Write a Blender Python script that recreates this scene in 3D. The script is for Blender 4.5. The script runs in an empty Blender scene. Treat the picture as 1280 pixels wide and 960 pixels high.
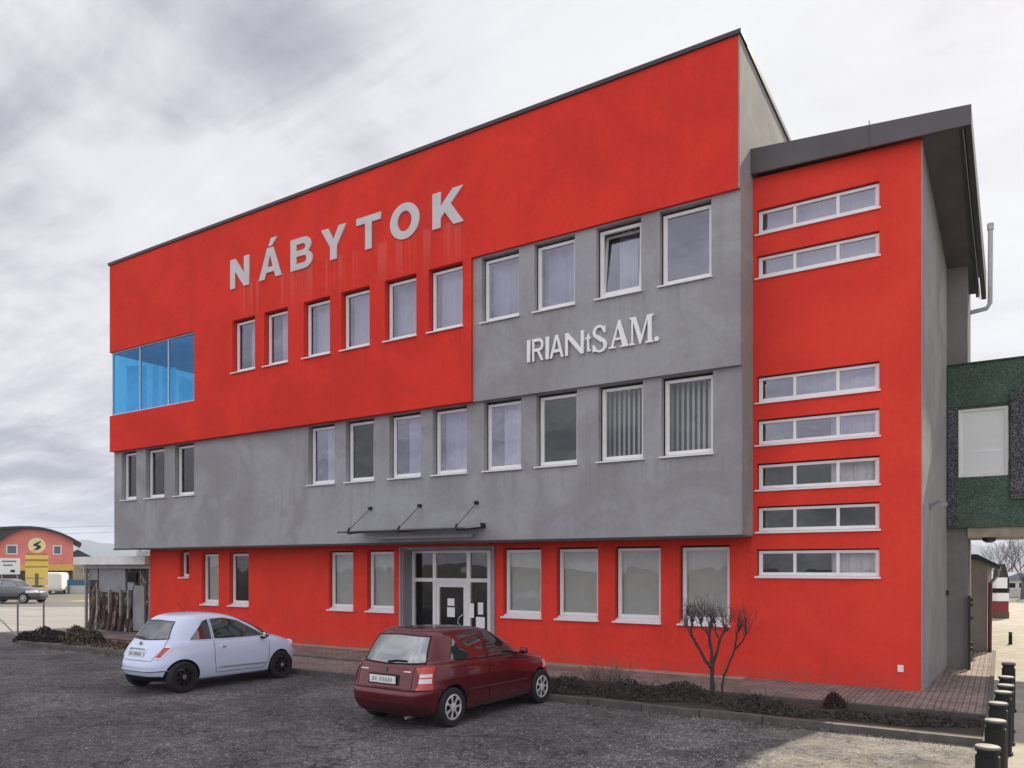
import bpy, bmesh, math, random
from mathutils import Vector, Matrix
from mathutils.bvhtree import BVHTree
R = math.radians
random.seed(7)
scene = bpy.context.scene
C = scene.collection
# ------------------------------------------------------------------ camera
cam_d = bpy.data.cameras.new('camera'); cam = bpy.data.objects.new('camera', cam_d); C.objects.link(cam)
CX, CY, CZ = 1.2672, -16.4744, 2.4
cam.location = (CX, CY, CZ); cam.rotation_euler = (R(90), 0, R(32.345))
cam_d.sensor_width = 36; cam_d.lens = 967/1280*36; cam_d.shift_y = 229/1280
cam_d.clip_start = .1; cam_d.clip_end = 9000
scene.camera = cam
# ------------------------------------------------------------------ world
SUN_EL, SUN_AZ = R(41), math.atan2(.21, .98)      # azimuth measured from +Y towards +X
w = bpy.data.worlds.new('World'); scene.world = w; w.use_nodes = True
nt = w.node_tree; nt.nodes.clear()
def N(t, typ, **kw):
    n = t.nodes.new(typ)
    for k, v in kw.items():
        if k.startswith('i_'):
            key = k[2:]; key = int(key) if key.isdigit() else key.replace('_', ' ')
            n.inputs[key].default_value = v
        else: setattr(n, k, v)
    return n
def ramp(t, stops, interp='LINEAR'):
    n = t.nodes.new('ShaderNodeValToRGB'); cr = n.color_ramp; cr.interpolation = interp
    while len(cr.elements) < len(stops): cr.elements.new(.5)
    for e, (p, c) in zip(cr.elements, stops):
        e.position = p; e.color = (c, c, c, 1) if not hasattr(c, '__len__') else (*c[:3], 1)
    return n
L = nt.links.new
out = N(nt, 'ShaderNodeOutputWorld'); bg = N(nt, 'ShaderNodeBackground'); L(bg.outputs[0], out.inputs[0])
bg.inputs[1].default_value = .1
sky = N(nt, 'ShaderNodeTexSky', sky_type='NISHITA', sun_disc=False, sun_elevation=SUN_EL, sun_rotation=SUN_AZ,
        air_density=1.0, dust_density=2.0)
tc = N(nt, 'ShaderNodeTexCoord'); nrm = N(nt, 'ShaderNodeVectorMath', operation='NORMALIZE'); L(tc.outputs['Generated'], nrm.inputs[0])
sep = N(nt, 'ShaderNodeSeparateXYZ'); L(nrm.outputs[0], sep.inputs[0])
def M(op, a, b=None, c=None, t=nt, clamp=False):
    n = N(t, 'ShaderNodeMath', operation=op, use_clamp=clamp)
    for i, x in enumerate((a, b, c)):
        if x is None: continue
        if isinstance(x, (int, float)): n.inputs[i].default_value = x
        else: t.links.new(x, n.inputs[i])
    return n.outputs[0]
def MR(x, a, b, c, d, t=nt, smooth=True):
    n = N(t, 'ShaderNodeMapRange', interpolation_type='SMOOTHSTEP' if smooth else 'LINEAR')
    t.links.new(x, n.inputs[0])
    for i, v in enumerate((a, b, c, d)): n.inputs[i+1].default_value = v
    return n.outputs[0]
# cloud deck: project the direction on a high plane
zc = M('ADD', M('MAXIMUM', sep.outputs[2], 0.0), .16)
px = M('DIVIDE', sep.outputs[0], zc); py = M('DIVIDE', sep.outputs[1], zc)
comb = N(nt, 'ShaderNodeCombineXYZ'); L(px, comb.inputs[0]); L(py, comb.inputs[1])
mp = N(nt, 'ShaderNodeMapping'); L(comb.outputs[0], mp.inputs[0]); mp.inputs['Rotation'].default_value = (0, 0, R(-28)); mp.inputs['Scale'].default_value = (1.0, 1.0, 1); mp.inputs['Location'].default_value = (3.2, 1.4, 0)
n1 = N(nt, 'ShaderNodeTexNoise', i_Scale=1.45, i_Detail=9., i_Roughness=.56, i_Distortion=.35); L(mp.outputs[0], n1.inputs['Vector'])
mp2 = N(nt, 'ShaderNodeMapping'); L(comb.outputs[0], mp2.inputs[0]); mp2.inputs['Rotation'].default_value = (0, 0, R(35)); mp2.inputs['Scale'].default_value = (.55, 2.2, 1)
n2 = N(nt, 'ShaderNodeTexNoise', i_Scale=2.6, i_Detail=8., i_Roughness=.6, i_Distortion=.6); L(mp2.outputs[0], n2.inputs['Vector'])
cl = M('ADD', M('MULTIPLY', n1.outputs[0], .66), M('MULTIPLY', n2.outputs[0], .34))
sd = Vector((math.sin(SUN_AZ)*math.cos(SUN_EL), math.cos(SUN_AZ)*math.cos(SUN_EL), math.sin(SUN_EL)))
dt = N(nt, 'ShaderNodeVectorMath', operation='DOT_PRODUCT'); L(nrm.outputs[0], dt.inputs[0]); dt.inputs[1].default_value = sd
glow = MR(dt.outputs['Value'], .55, 1.0, 0, 1)
thin = M('ADD', cl, M('MULTIPLY', glow, .17))
cr = ramp(nt, [(.38, (.27, .275, .32)), (.45, (.36, .36, .40)), (.50, (.455, .45, .485)), (.56, (.56, .555, .58)), (.64, (.60, .60, .615)), (.86, (.645, .645, .64))])
L(thin, cr.inputs[0])
# clouds: brighter overhead (overcast sky); gain added to the unseen sky behind the camera lights the facade
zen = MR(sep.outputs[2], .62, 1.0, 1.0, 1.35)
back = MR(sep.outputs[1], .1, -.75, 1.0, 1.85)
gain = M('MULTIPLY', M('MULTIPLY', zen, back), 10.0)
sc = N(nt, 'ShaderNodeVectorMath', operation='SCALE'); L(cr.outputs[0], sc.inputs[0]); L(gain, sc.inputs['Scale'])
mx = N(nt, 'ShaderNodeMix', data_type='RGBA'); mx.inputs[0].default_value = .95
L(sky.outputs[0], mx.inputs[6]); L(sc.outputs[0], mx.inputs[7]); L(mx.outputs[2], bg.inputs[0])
# ------------------------------------------------------------------ sun
sun_d = bpy.data.lights.new('sun', 'SUN'); sun = bpy.data.objects.new('sun', sun_d); C.objects.link(sun)
sun_d.energy = 5.0; sun_d.angle = R(.9); sun_d.color = (1, .89, .70)
sun.rotation_euler = sd.to_track_quat('Z', 'Y').to_euler()
scene.view_settings.view_transform = 'Standard'; scene.view_settings.look = 'None'
scene.view_settings.exposure = .60; scene.view_settings.gamma = 1
scene.cycles.max_bounces = 6; scene.cycles.volume_bounces = 0; scene.cycles.transparent_max_bounces = 10
scene.cycles.use_denoising = True

# ------------------------------------------------------------------ materials
def newmat(name):
    m = bpy.data.materials.new(name); m.use_nodes = True
    t = m.node_tree; return m, t, t.nodes['Principled BSDF']
def setc(b, col, rough=.6, metal=0., spec=.5):
    b.inputs['Base Color'].default_value = (*col, 1); b.inputs['Roughness'].default_value = rough
    b.inputs['Metallic'].default_value = metal; b.inputs['Specular IOR Level'].default_value = spec
def simple(name, col, rough=.6, metal=0., spec=.5, var=.12, vs=6., bump=0., bs=60., coat=0.):
    m, t, b = newmat(name); setc(b, col, rough, metal, spec)
    co = N(t, 'ShaderNodeTexCoord')
    n = N(t, 'ShaderNodeTexNoise', i_Scale=vs, i_Detail=5., i_Roughness=.6); t.links.new(co.outputs['Object'], n.inputs['Vector'])
    r = ramp(t, [(.3, tuple(c*(1-var) for c in col)), (.7, tuple(min(1, c*(1+var)) for c in col))])
    t.links.new(n.outputs[0], r.inputs[0]); t.links.new(r.outputs[0], b.inputs['Base Color'])
    if bump:
        n2 = N(t, 'ShaderNodeTexNoise', i_Scale=bs, i_Detail=4.); t.links.new(co.outputs['Object'], n2.inputs['Vector'])
        bp = N(t, 'ShaderNodeBump', i_Strength=bump, i_Distance=.01); t.links.new(n2.outputs[0], bp.inputs['Height']); t.links.new(bp.outputs[0], b.inputs['Normal'])
    if coat: b.inputs['Coat Weight'].default_value = coat; b.inputs['Coat Roughness'].default_value = .04
    return m
def plaster(name, col, col2, stain=.25, letters=False, edge=None):
    m, t, b = newmat(name); setc(b, col, .95, 0, .08)
    co = N(t, 'ShaderNodeTexCoord'); O = co.outputs['Object']
    def noise(scale, det=5, vec=None, rough=.6, dist=0.):
        n = N(t, 'ShaderNodeTexNoise', i_Scale=scale, i_Detail=det, i_Roughness=rough, i_Distortion=dist); t.links.new(vec or O, n.inputs['Vector']); return n.outputs[0]
    def mapped(s):
        mm = N(t, 'ShaderNodeMapping'); t.links.new(O, mm.inputs[0]); mm.inputs['Scale'].default_value = s; return mm.outputs[0]
    def mix(f, a, bcol, typ='MIX'):
        x = N(t, 'ShaderNodeMix', data_type='RGBA', blend_type=typ)
        if isinstance(f, float): x.inputs[0].default_value = f
        else: t.links.new(f, x.inputs[0])
        for i, v in ((6, a), (7, bcol)):
            if isinstance(v, tuple): x.inputs[i].default_value = (*v, 1)
            else: t.links.new(v, x.inputs[i])
        return x.outputs[2]
    big = MR(noise(.55, 6, dist=.8), .38, .64, 0, 1, t=t)
    base = mix(big, col, col2)
    fine = MR(noise(9., 6, rough=.7), .3, .7, .95, 1.04, t=t)
    grain = MR(noise(70., 2), .3, .7, .93, 1.05, t=t)
    fb = N(t, 'ShaderNodeVectorMath', operation='SCALE'); t.links.new(base, fb.inputs[0]); t.links.new(M('MULTIPLY', fine, grain, t=t), fb.inputs['Scale'])
    base = fb.outputs[0]
    # rain streaks: stretched vertically
    st = noise(1.0, 5, mapped((5.5, 5.5, .30)), .65)
    sm = MR(st, .54, .74, 0, stain, t=t)
    base = mix(sm, base, tuple(c*.55+.02 for c in col))
    st2 = noise(1.0, 4, mapped((9, 9, .22)), .6)
    base = mix(MR(st2, .60, .76, 0, stain*.8, t=t), base, tuple(min(1, c*1.1+.05) for c in col))
    if letters:      # pale lime runs under the fixed letters
        sp = N(t, 'ShaderNodeSeparateXYZ'); t.links.new(O, sp.inputs[0])
        zz = MR(sp.outputs[2], 9.8, 10.9, .25, 1, t=t); zt = MR(sp.outputs[2], 10.98, 11.05, 1, 0, t=t); zb = MR(sp.outputs[2], 9.2, 10.3, 0, 1, t=t)
        xr = M('MULTIPLY', MR(sp.outputs[0], -18.9, -18.7, 0, 1, t=t), MR(sp.outputs[0], -10.0, -9.85, 1, 0, t=t), t=t)
        s3 = MR(noise(1.0, 3, mapped((4.5, 4.5, .05))), .48, .62, 0, .20, t=t)
        base = mix(M('MULTIPLY', M('MULTIPLY', M('MULTIPLY', zz, zt, t=t), zb, t=t), M('MULTIPLY', xr, s3, t=t), t=t), base, (.62, .30, .26))
    sz = N(t, 'ShaderNodeSeparateXYZ'); t.links.new(O, sz.inputs[0]); Zc = sz.outputs[2]
    dr_ = None
    for top_ in (8.34, 4.73, 1.12):
        k_ = M('MULTIPLY', MR(Zc, top_-.9, top_-.05, 0, 1, t=t), MR(Zc, top_-.02, top_+.02, 1, 0, t=t), t=t); dr_ = k_ if dr_ is None else M('MAXIMUM', dr_, k_, t=t)
    dr_ = M('MULTIPLY', dr_, MR(sz.outputs[0], -3.6, -3.4, 1, 0, t=t), t=t)
    base = mix(M('MULTIPLY', dr_, MR(noise(1.0, 4, mapped((8, 8, .16)), .6), .47, .68, 0, .30, t=t), t=t), base, tuple(c*.5+.015 for c in col))
    spl = M('MULTIPLY', MR(Zc, .08, .55, 1, 0, t=t), MR(noise(3.5, 5, rough=.7), .35, .62, 0, .28, t=t), t=t)
    base = mix(spl, base, (.20, .13, .11))
    t.links.new(base, b.inputs['Base Color'])
    bp = N(t, 'ShaderNodeBump', i_Strength=.35, i_Distance=.006)
    h = M('ADD', noise(120., 3), M('MULTIPLY', noise(14., 4), .8, t=t), t=t); t.links.new(h, bp.inputs['Height']); t.links.new(bp.outputs[0], b.inputs['Normal'])
    return m
def glassmat(name, tint=(.85, .88, .92), refl=.18, fres=.75, gtint=(.93, .93, 1.0), rough=.0):
    m, t, b = newmat(name); t.nodes.remove(b)
    o = t.nodes['Material Output']
    tr = N(t, 'ShaderNodeBsdfTransparent'); tr.inputs[0].default_value = (*tint, 1)
    gl = N(t, 'ShaderNodeBsdfGlossy'); gl.inputs['Roughness'].default_value = rough; gl.inputs[0].default_value = (*gtint, 1)
    lw = N(t, 'ShaderNodeLayerWeight', i_Blend=.35)
    f = M('ADD', M('MULTIPLY', lw.outputs['Fresnel'], fres, t=t), refl, t=t, clamp=True)
    # float-glass waviness
    co = N(t, 'ShaderNodeTexCoord'); n = N(t, 'ShaderNodeTexNoise', i_Scale=1.6, i_Detail=1.); t.links.new(co.outputs['Object'], n.inputs['Vector'])
    bp = N(t, 'ShaderNodeBump', i_Strength=.25, i_Distance=.02); t.links.new(n.outputs[0], bp.inputs['Height']); t.links.new(bp.outputs[0], gl.inputs['Normal'])
    mxs = N(t, 'ShaderNodeMixShader'); t.links.new(f, mxs.inputs[0]); t.links.new(tr.outputs[0], mxs.inputs[1]); t.links.new(gl.outputs[0], mxs.inputs[2])
    t.links.new(mxs.outputs[0], o.inputs[0]); return m
def speckle(name, cols, scale=40., rough=.9, bump=.5, big=.5):
    """pebble-dash / gravelly surface from voronoi cells of several colours"""
    m, t, b = newmat(name); setc(b, cols[0], rough, 0, .3)
    co = N(t, 'ShaderNodeTexCoord'); O = co.outputs['Object']
    v = N(t, 'ShaderNodeTexVoronoi', i_Scale=scale); t.links.new(O, v.inputs['Vector'])
    sp = N(t, 'ShaderNodeSeparateColor'); t.links.new(v.outputs['Color'], sp.inputs[0])
    k = len(cols); r = ramp(t, [(i/k, c) for i, c in enumerate(cols)], 'CONSTANT'); t.links.new(sp.outputs[0], r.inputs[0])
    n = N(t, 'ShaderNodeTexNoise', i_Scale=big, i_Detail=6., i_Roughness=.65); t.links.new(O, n.inputs['Vector'])
    f = MR(n.outputs[0], .3, .7, .65, 1.3, t=t)
    s = N(t, 'ShaderNodeVectorMath', operation='SCALE'); t.links.new(r.outputs[0], s.inputs[0]); t.links.new(f, s.inputs['Scale']); t.links.new(s.outputs[0], b.inputs['Base Color'])
    bp = N(t, 'ShaderNodeBump', i_Strength=bump, i_Distance=.012); t.links.new(v.outputs['Distance'], bp.inputs['Height']); t.links.new(bp.outputs[0], b.inputs['Normal'])
    return m
def asphalt():
    m, t, b = newmat('asphalt'); setc(b, (.07, .066, .068), .92, 0, .25)
    co = N(t, 'ShaderNodeTexCoord'); O = co.outputs['Object']
    def noise(s, d=5, r=.6, dist=0.):
        n = N(t, 'ShaderNodeTexNoise', i_Scale=s, i_Detail=float(d), i_Roughness=r, i_Distortion=dist); t.links.new(O, n.inputs['Vector']); return n.outputs[0]
    a = ramp(t, [(.36, (.060, .056, .060)), (.47, (.105, .100, .103)), (.56, (.150, .144, .145)), (.68, (.23, .22, .215))]); 
    g = M('ADD', M('MULTIPLY', noise(.45, 6, .65, .6), .55, t=t), M('MULTIPLY', noise(3.5, 6, .7), .45, t=t), t=t)
    t.links.new(g, a.inputs[0])
    v = N(t, 'ShaderNodeTexVoronoi', i_Scale=58.); t.links.new(O, v.inputs['Vector'])
    sp = N(t, 'ShaderNodeSeparateColor'); t.links.new(v.outputs['Color'], sp.inputs[0])
    f = ramp(t, [(0, .55), (.35, .85), (.7, 1.05), (.86, 1.45), (.95, 2.1)], 'CONSTANT'); t.links.new(sp.outputs[0], f.inputs[0])
    mot = MR(noise(14., 5, .7), .35, .65, .72, 1.35, t=t)
    mul = N(t, 'ShaderNodeVectorMath', operation='MULTIPLY'); t.links.new(a.outputs[0], mul.inputs[0]); t.links.new(f.outputs[0], mul.inputs[1])
    s2 = N(t, 'ShaderNodeVectorMath', operation='SCALE'); t.links.new(mul.outputs[0], s2.inputs[0]); t.links.new(mot, s2.inputs['Scale'])
    # sandy wash where grit collects, in patches, thick near the bollards
    spx = N(t, 'ShaderNodeSeparateXYZ'); t.links.new(O, spx.inputs[0])
    near = MR(spx.outputs[0], -3.6, .2, 0, .22, t=t)
    sand = M('ADD', noise(1.3, 6, .72, .4), near, t=t)
    sf = MR(sand, .56, .86, 0, .6, t=t)
    mx = N(t, 'ShaderNodeMix', data_type='RGBA'); t.links.new(sf, mx.inputs[0]); t.links.new(s2.outputs[0], mx.inputs[6]); mx.inputs[7].default_value = (.26, .24, .20, 1)
    # old oil spots and darker repair patches
    vo = N(t, 'ShaderNodeTexVoronoi', i_Scale=.55); dn0 = N(t, 'ShaderNodeTexNoise', i_Scale=3., i_Detail=4.); t.links.new(O, dn0.inputs['Vector'])
    va = N(t, 'ShaderNodeVectorMath', operation='MULTIPLY_ADD'); t.links.new(dn0.outputs['Color'], va.inputs[0]); va.inputs[1].default_value = (.5,.5,.5); t.links.new(O, va.inputs[2]); t.links.new(va.outputs[0], vo.inputs['Vector'])
    oil = MR(vo.outputs['Distance'], .06, .20, .55, 0, t=t)
    mo = N(t, 'ShaderNodeMix', data_type='RGBA'); t.links.new(oil, mo.inputs[0]); t.links.new(mx.outputs[2], mo.inputs[6]); mo.inputs[7].default_value = (.035, .032, .033, 1); mx = mo
    # cracks
    vc = N(t, 'ShaderNodeTexVoronoi', feature='DISTANCE_TO_EDGE', i_Scale=.42)
    dn = N(t, 'ShaderNodeTexNoise', i_Scale=2.2, i_Detail=4.); t.links.new(O, dn.inputs['Vector'])
    vm = N(t, 'ShaderNodeVectorMath', operation='ADD'); t.links.new(O, vm.inputs[0]); t.links.new(dn.outputs['Color'], vm.inputs[1]); t.links.new(vm.outputs[0], vc.inputs['Vector'])
    ck = MR(vc.outputs['Distance'], 0, .014, .75, 0, t=t)
    m2 = N(t, 'ShaderNodeMix', data_type='RGBA'); t.links.new(ck, m2.inputs[0]); t.links.new(mx.outputs[2], m2.inputs[6]); m2.inputs[7].default_value = (.022, .02, .02, 1)
    t.links.new(m2.outputs[2], b.inputs['Base Color'])
    h = M('ADD', M('MULTIPLY', sp.outputs[0], .7, t=t), M('MULTIPLY', noise(9., 5, .7), 1.4, t=t), t=t)
    bp = N(t, 'ShaderNodeBump', i_Strength=.55, i_Distance=.02); t.links.new(h, bp.inputs['Height']); t.links.new(bp.outputs[0], b.inputs['Normal'])
    return m
def pavers():
    m, t, b = newmat('concrete_pavers'); setc(b, (.3, .22, .2), .9, 0, .25)
    co = N(t, 'ShaderNodeTexCoord'); O = co.outputs['Object']
    br = N(t, 'ShaderNodeTexBrick', i_Scale=1.0); br.inputs['Color1'].default_value = (.235, .165, .150, 1); br.inputs['Color2'].default_value = (.27, .215, .20, 1)
    br.inputs['Mortar'].default_value = (.085, .075, .065, 1); br.inputs['Mortar Size'].default_value = .008; br.inputs['Brick Width'].default_value = .2; br.inputs['Row Height'].default_value = .1
    mp_ = N(t, 'ShaderNodeMapping'); mp_.inputs['Rotation'].default_value = (0, 0, R(90)); t.links.new(O, mp_.inputs[0]); t.links.new(mp_.outputs[0], br.inputs['Vector'])
    n = N(t, 'ShaderNodeTexNoise', i_Scale=1.6, i_Detail=6., i_Roughness=.7); t.links.new(O, n.inputs['Vector'])
    f = MR(n.outputs[0], .3, .7, .7, 1.25, t=t); s = N(t, 'ShaderNodeVectorMath', operation='SCALE'); t.links.new(br.outputs[0], s.inputs[0]); t.links.new(f, s.inputs['Scale'])
    t.links.new(s.outputs[0], b.inputs['Base Color'])
    bp = N(t, 'ShaderNodeBump', i_Strength=.6, i_Distance=.006, invert=True); t.links.new(br.outputs['Fac'], bp.inputs['Height']); t.links.new(bp.outputs[0], b.inputs['Normal'])
    return m
def rusty():
    m, t, b = newmat('rusty_sheet'); setc(b, (.1, .05, .04), .85)
    co = N(t, 'ShaderNodeTexCoord'); mm = N(t, 'ShaderNodeMapping'); mm.inputs['Scale'].default_value = (3, 3, 1.1); t.links.new(co.outputs['Object'], mm.inputs[0])
    n = N(t, 'ShaderNodeTexNoise', i_Scale=1.8, i_Detail=7., i_Roughness=.7, i_Distortion=.6); t.links.new(mm.outputs[0], n.inputs['Vector'])
    r = ramp(t, [(.38, (.018, .012, .014)), (.50, (.06, .028, .026)), (.56, (.10, .055, .05)), (.62, (.34, .30, .28))]); t.links.new(n.outputs[0], r.inputs[0]); t.links.new(r.outputs[0], b.inputs['Base Color'])
    return m
def carpaint(name, col, rough=.28, metal=0., dirt=.25):
    m, t, b = newmat(name); setc(b, col, rough, metal, .5); b.inputs['Coat Weight'].default_value = .7; b.inputs['Coat Roughness'].default_value = .06
    co = N(t, 'ShaderNodeTexCoord'); sp = N(t, 'ShaderNodeSeparateXYZ'); t.links.new(co.outputs['Object'], sp.inputs[0])
    n = N(t, 'ShaderNodeTexNoise', i_Scale=5., i_Detail=6., i_Roughness=.7); t.links.new(co.outputs['Object'], n.inputs['Vector'])
    lo = MR(sp.outputs[2], .15, .62, 1, 0, t=t)      # road dirt thrown on the sills
    f = M('MULTIPLY', M('MULTIPLY', lo, MR(n.outputs[0], .3, .7, .3, 1.3, t=t), t=t), dirt, t=t, clamp=True)
    mx_ = N(t, 'ShaderNodeMix', data_type='RGBA'); t.links.new(f, mx_.inputs[0]); mx_.inputs[6].default_value = (*col, 1); mx_.inputs[7].default_value = (.15, .125, .105, 1)
    t.links.new(mx_.outputs[2], b.inputs['Base Color'])
    t.links.new(MR(f, 0, .5, rough, .75, t=t), b.inputs['Roughness'])
    return m
RED = (.76, .050, .033); GREY = (.36, .36, .375)
MT = dict(
 capgrey=simple('bollard_cap', (.12,.12,.12), .6),
 red=plaster('red_render', RED, (.66, .043, .030), .20, letters=True),
 red2=plaster('red_render_low', (.80, .062, .040), (.72, .052, .036), .18),
 grey=plaster('grey_render', GREY, (.29, .285, .295), .30),
 side=plaster('pale_grey_render', (.34, .33, .325), (.27, .26, .255), .4),
 pier=plaster('brown_grey_render', (.22, .205, .20), (.18, .165, .165), .3),
 soffit=simple('soffit_board', (.10, .085, .09), .8, var=.2, vs=2.),
 fascia=simple('brown_fascia_sheet', (.085, .070, .074), .5, var=.15, vs=1.5),
 coping=simple('black_coping', (.02, .02, .022), .45),
 frame=simple('white_window_plastic', (.78, .77, .77), .35, var=.05),
 sill=simple('white_sill', (.80, .79, .80), .45, var=.06),
 glass=glassmat('window_glass', (.66, .68, .74), .16, .7, (.88, .86, 1.0)),
 glass_low=glassmat('shaded_window_glass', (.88, .88, .88), .05, .45, (.92, .94, .96)),
 blue=glassmat('blue_mirror_glass', (.30, .74, .96), .24, .45, (.20, .52, .95), .02),
 curtain=simple('net_curtain', (.78, .77, .82), .9, var=.05, vs=12),
 blind=simple('blind_fabric', (.66, .67, .63), .85, var=.05),
 vblind=simple('vertical_blind_fabric', (.62, .62, .66), .85, var=.06),
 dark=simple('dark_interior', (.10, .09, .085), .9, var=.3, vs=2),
 letter=simple('pale_letter_metal', (.56, .55, .55), .5, var=.08, vs=3.),
 white=simple('white_paint', (.85, .85, .85), .4, var=.03),
 black=simple('black_metal', (.018, .018, .018), .5),
 steel=simple('grey_steel', (.25, .25, .26), .45, metal=.6),
 asphalt=asphalt(), pavers=pavers(), rust=rusty(),
 kerb=simple('concrete_kerb', (.10, .09, .083), .9, var=.3, vs=5, bump=.5),
 soil=simple('dark_soil', (.038, .030, .026), .95, var=.5, vs=5, bump=1., bs=18.),
 dirt=simple('pale_grit_ground', (.30, .275, .235), .95, var=.25, vs=1.2, bump=.6, bs=30.),
 earth=simple('trodden_earth', (.115, .10, .092), .95, var=.35, vs=1.6, bump=.8, bs=20.),
 land=simple('open_land', (.12, .115, .095), .95, var=.3, vs=.02),
 yard=simple('worn_yard_asphalt', (.235, .225, .22), .95, var=.12, vs=.35),
 road=simple('road_asphalt', (.12, .115, .115), .9, var=.12, vs=.5),
 grass=simple('dry_grass', (.30, .27, .12), .95, var=.3, vs=1.5),
 green=speckle('green_pebbledash', [(.040, .080, .055), (.060, .115, .08), (.030, .055, .042), (.085, .135, .10), (.13, .17, .14)], 70.),
 pebble=speckle('dark_pebbledash', [(.05,.052,.06),(.09,.095,.10),(.15,.155,.165),(.03,.03,.035)], 45.),
 beige=simple('beige_concrete', (.34, .30, .23), .9, var=.2, vs=4, bump=.3),
 pipe=simple('galvanised_pipe', (.42, .42, .42), .45, metal=.3),
 bark=simple('bark', (.055, .045, .042), .95, var=.35, vs=30, bump=.8, bs=60.),
 twig=simple('grey_twigs', (.13, .105, .115), .95, var=.3, vs=3),
 tyre=simple('tyre_rubber', (.014, .014, .015), .75, bump=.2, bs=80.),
 rim_silver=simple('silver_wheel_trim', (.62, .62, .63), .35, metal=.35),
 rim_black=simple('black_wheel', (.02, .02, .022), .4),
 plastic=simple('black_plastic', (.010, .010, .011), .6, spec=.3),
 chrome=simple('chrome', (.75, .75, .76), .12, metal=1., var=.02),
 lamp_red=simple('red_lamp_lens', (.55, .012, .012), .12, coat=1., var=.15, vs=20),
 lamp_clear=simple('clear_lamp_lens', (.72, .66, .66), .12, coat=1.),
 plate=simple('number_plate', (.78, .78, .76), .4),
 ink=simple('plate_ink', (.16, .16, .17), .5),
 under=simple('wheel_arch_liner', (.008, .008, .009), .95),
)
# ------------------------------------------------------------------ mesh helpers
class MB:
    def __init__(s): s.v = []; s.f = []; s.m = []; s.mi = 0
    def add(s, vs, fs):
        o = len(s.v); s.v += [tuple(v) for v in vs]; s.f += [tuple(i+o for i in f) for f in fs]; s.m += [s.mi]*len(fs); return s
    def box(s, x0, x1, y0, y1, z0, z1):
        return s.add([(x0,y0,z0),(x1,y0,z0),(x1,y1,z0),(x0,y1,z0),(x0,y0,z1),(x1,y0,z1),(x1,y1,z1),(x0,y1,z1)],
              [(3,2,1,0),(4,5,6,7),(0,1,5,4),(1,2,6,5),(2,3,7,6),(3,0,4,7)])
    def hexa(s, b, t):       # 4 bottom + 4 top points, counter-clockwise from above
        return s.add(list(b)+list(t), [(3,2,1,0),(4,5,6,7),(0,1,5,4),(1,2,6,5),(2,3,7,6),(3,0,4,7)])
    def quad(s, a, b, c, d): return s.add([a,b,c,d], [(0,1,2,3)])
    def prism(s, pts, axis, a, b):     # pts 2D polygon extruded along axis ('x': (y,z), 'y': (x,z), 'z': (x,y))
        def P(p, d): return {'x': (d,p[0],p[1]), 'y': (p[0],d,p[1]), 'z': (p[0],p[1],d)}[axis]
        n = len(pts)
        return s.add([P(p,a) for p in pts]+[P(p,b) for p in pts], [tuple(range(n))[::-1], tuple(range(n,2*n))]+[(i,(i+1)%n,n+(i+1)%n,n+i) for i in range(n)])
    def tube(s, pts, rads, n=8, cap=True):
        pts = [Vector(p) for p in pts]
        if not hasattr(rads, '__len__'): rads = [rads]*len(pts)
        rings = []; u = None
        for i, p in enumerate(pts):
            d = (pts[min(i+1,len(pts)-1)]-pts[max(i-1,0)]).normalized()
            if u is None: u = d.orthogonal().normalized()
            else: u = (u - d*u.dot(d)).normalized()
            v = d.cross(u)
            rings.append([p+(u*math.cos(2*math.pi*k/n)+v*math.sin(2*math.pi*k/n))*rads[i] for k in range(n)])
        vs = [q for r in rings for q in r]; fs = []
        for i in range(len(pts)-1):
            for k in range(n):
                fs.append((i*n+k, i*n+(k+1)%n, (i+1)*n+(k+1)%n, (i+1)*n+k))
        if cap: fs += [tuple(range(n))[::-1], tuple(range(len(vs)-n, len(vs)))]
        return s.add(vs, fs)
    def lathe(s, prof, c, axis='z', n=32, sgn=1, cap=True):    # prof (r, h) about axis through c
        vs = []
        for r, h in prof:
            for k in range(n):
                a = 2*math.pi*k/n; x, y = r*math.cos(a), r*math.sin(a)
                p = {'z': (x,y,h), 'y': (x,h*sgn,y), 'x': (h,x,y)}[axis]
                vs.append((c[0]+p[0], c[1]+p[1], c[2]+p[2]))
        fs = [(i*n+k, i*n+(k+1)%n, (i+1)*n+(k+1)%n, (i+1)*n+k) for i in range(len(prof)-1) for k in range(n)]
        if cap: fs += [tuple(range(n))[::-1], tuple(range(len(vs)-n, len(vs)))]
        return s.add(vs, fs)
    def build(s, name, mat, parent=None, smooth=False, fix=True, world=True):
        me = bpy.data.meshes.new(name); me.from_pydata(s.v, [], s.f)
        for mm in (mat if isinstance(mat, (list, tuple)) else [mat]): me.materials.append(mm)
        if any(s.m): me.polygons.foreach_set('material_index', s.m)
        if fix:
            bm = bmesh.new(); bm.from_mesh(me); bmesh.ops.recalc_face_normals(bm, faces=bm.faces); bm.to_mesh(me); bm.free()
        if smooth:
            me.polygons.foreach_set('use_smooth', [True]*len(me.polygons)); me.set_sharp_from_angle(angle=R(smooth if smooth > 1 else 40))
        me.update()
        o = bpy.data.objects.new(name, me); C.objects.link(o)
        attach(o, parent); return o
EM = {}     # origin of every Empty, so children can be written in world coordinates
def attach(o, parent):
    if parent is not None:
        o.parent = parent
        if parent.name in EM: o.matrix_parent_inverse = EM[parent.name].inverted()
def tag(o, label=None, cat=None, group=None, kind=None):
    if label: o['label'] = label
    if cat: o['category'] = cat
    if group: o['group'] = group
    if kind: o['kind'] = kind
    return o
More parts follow.
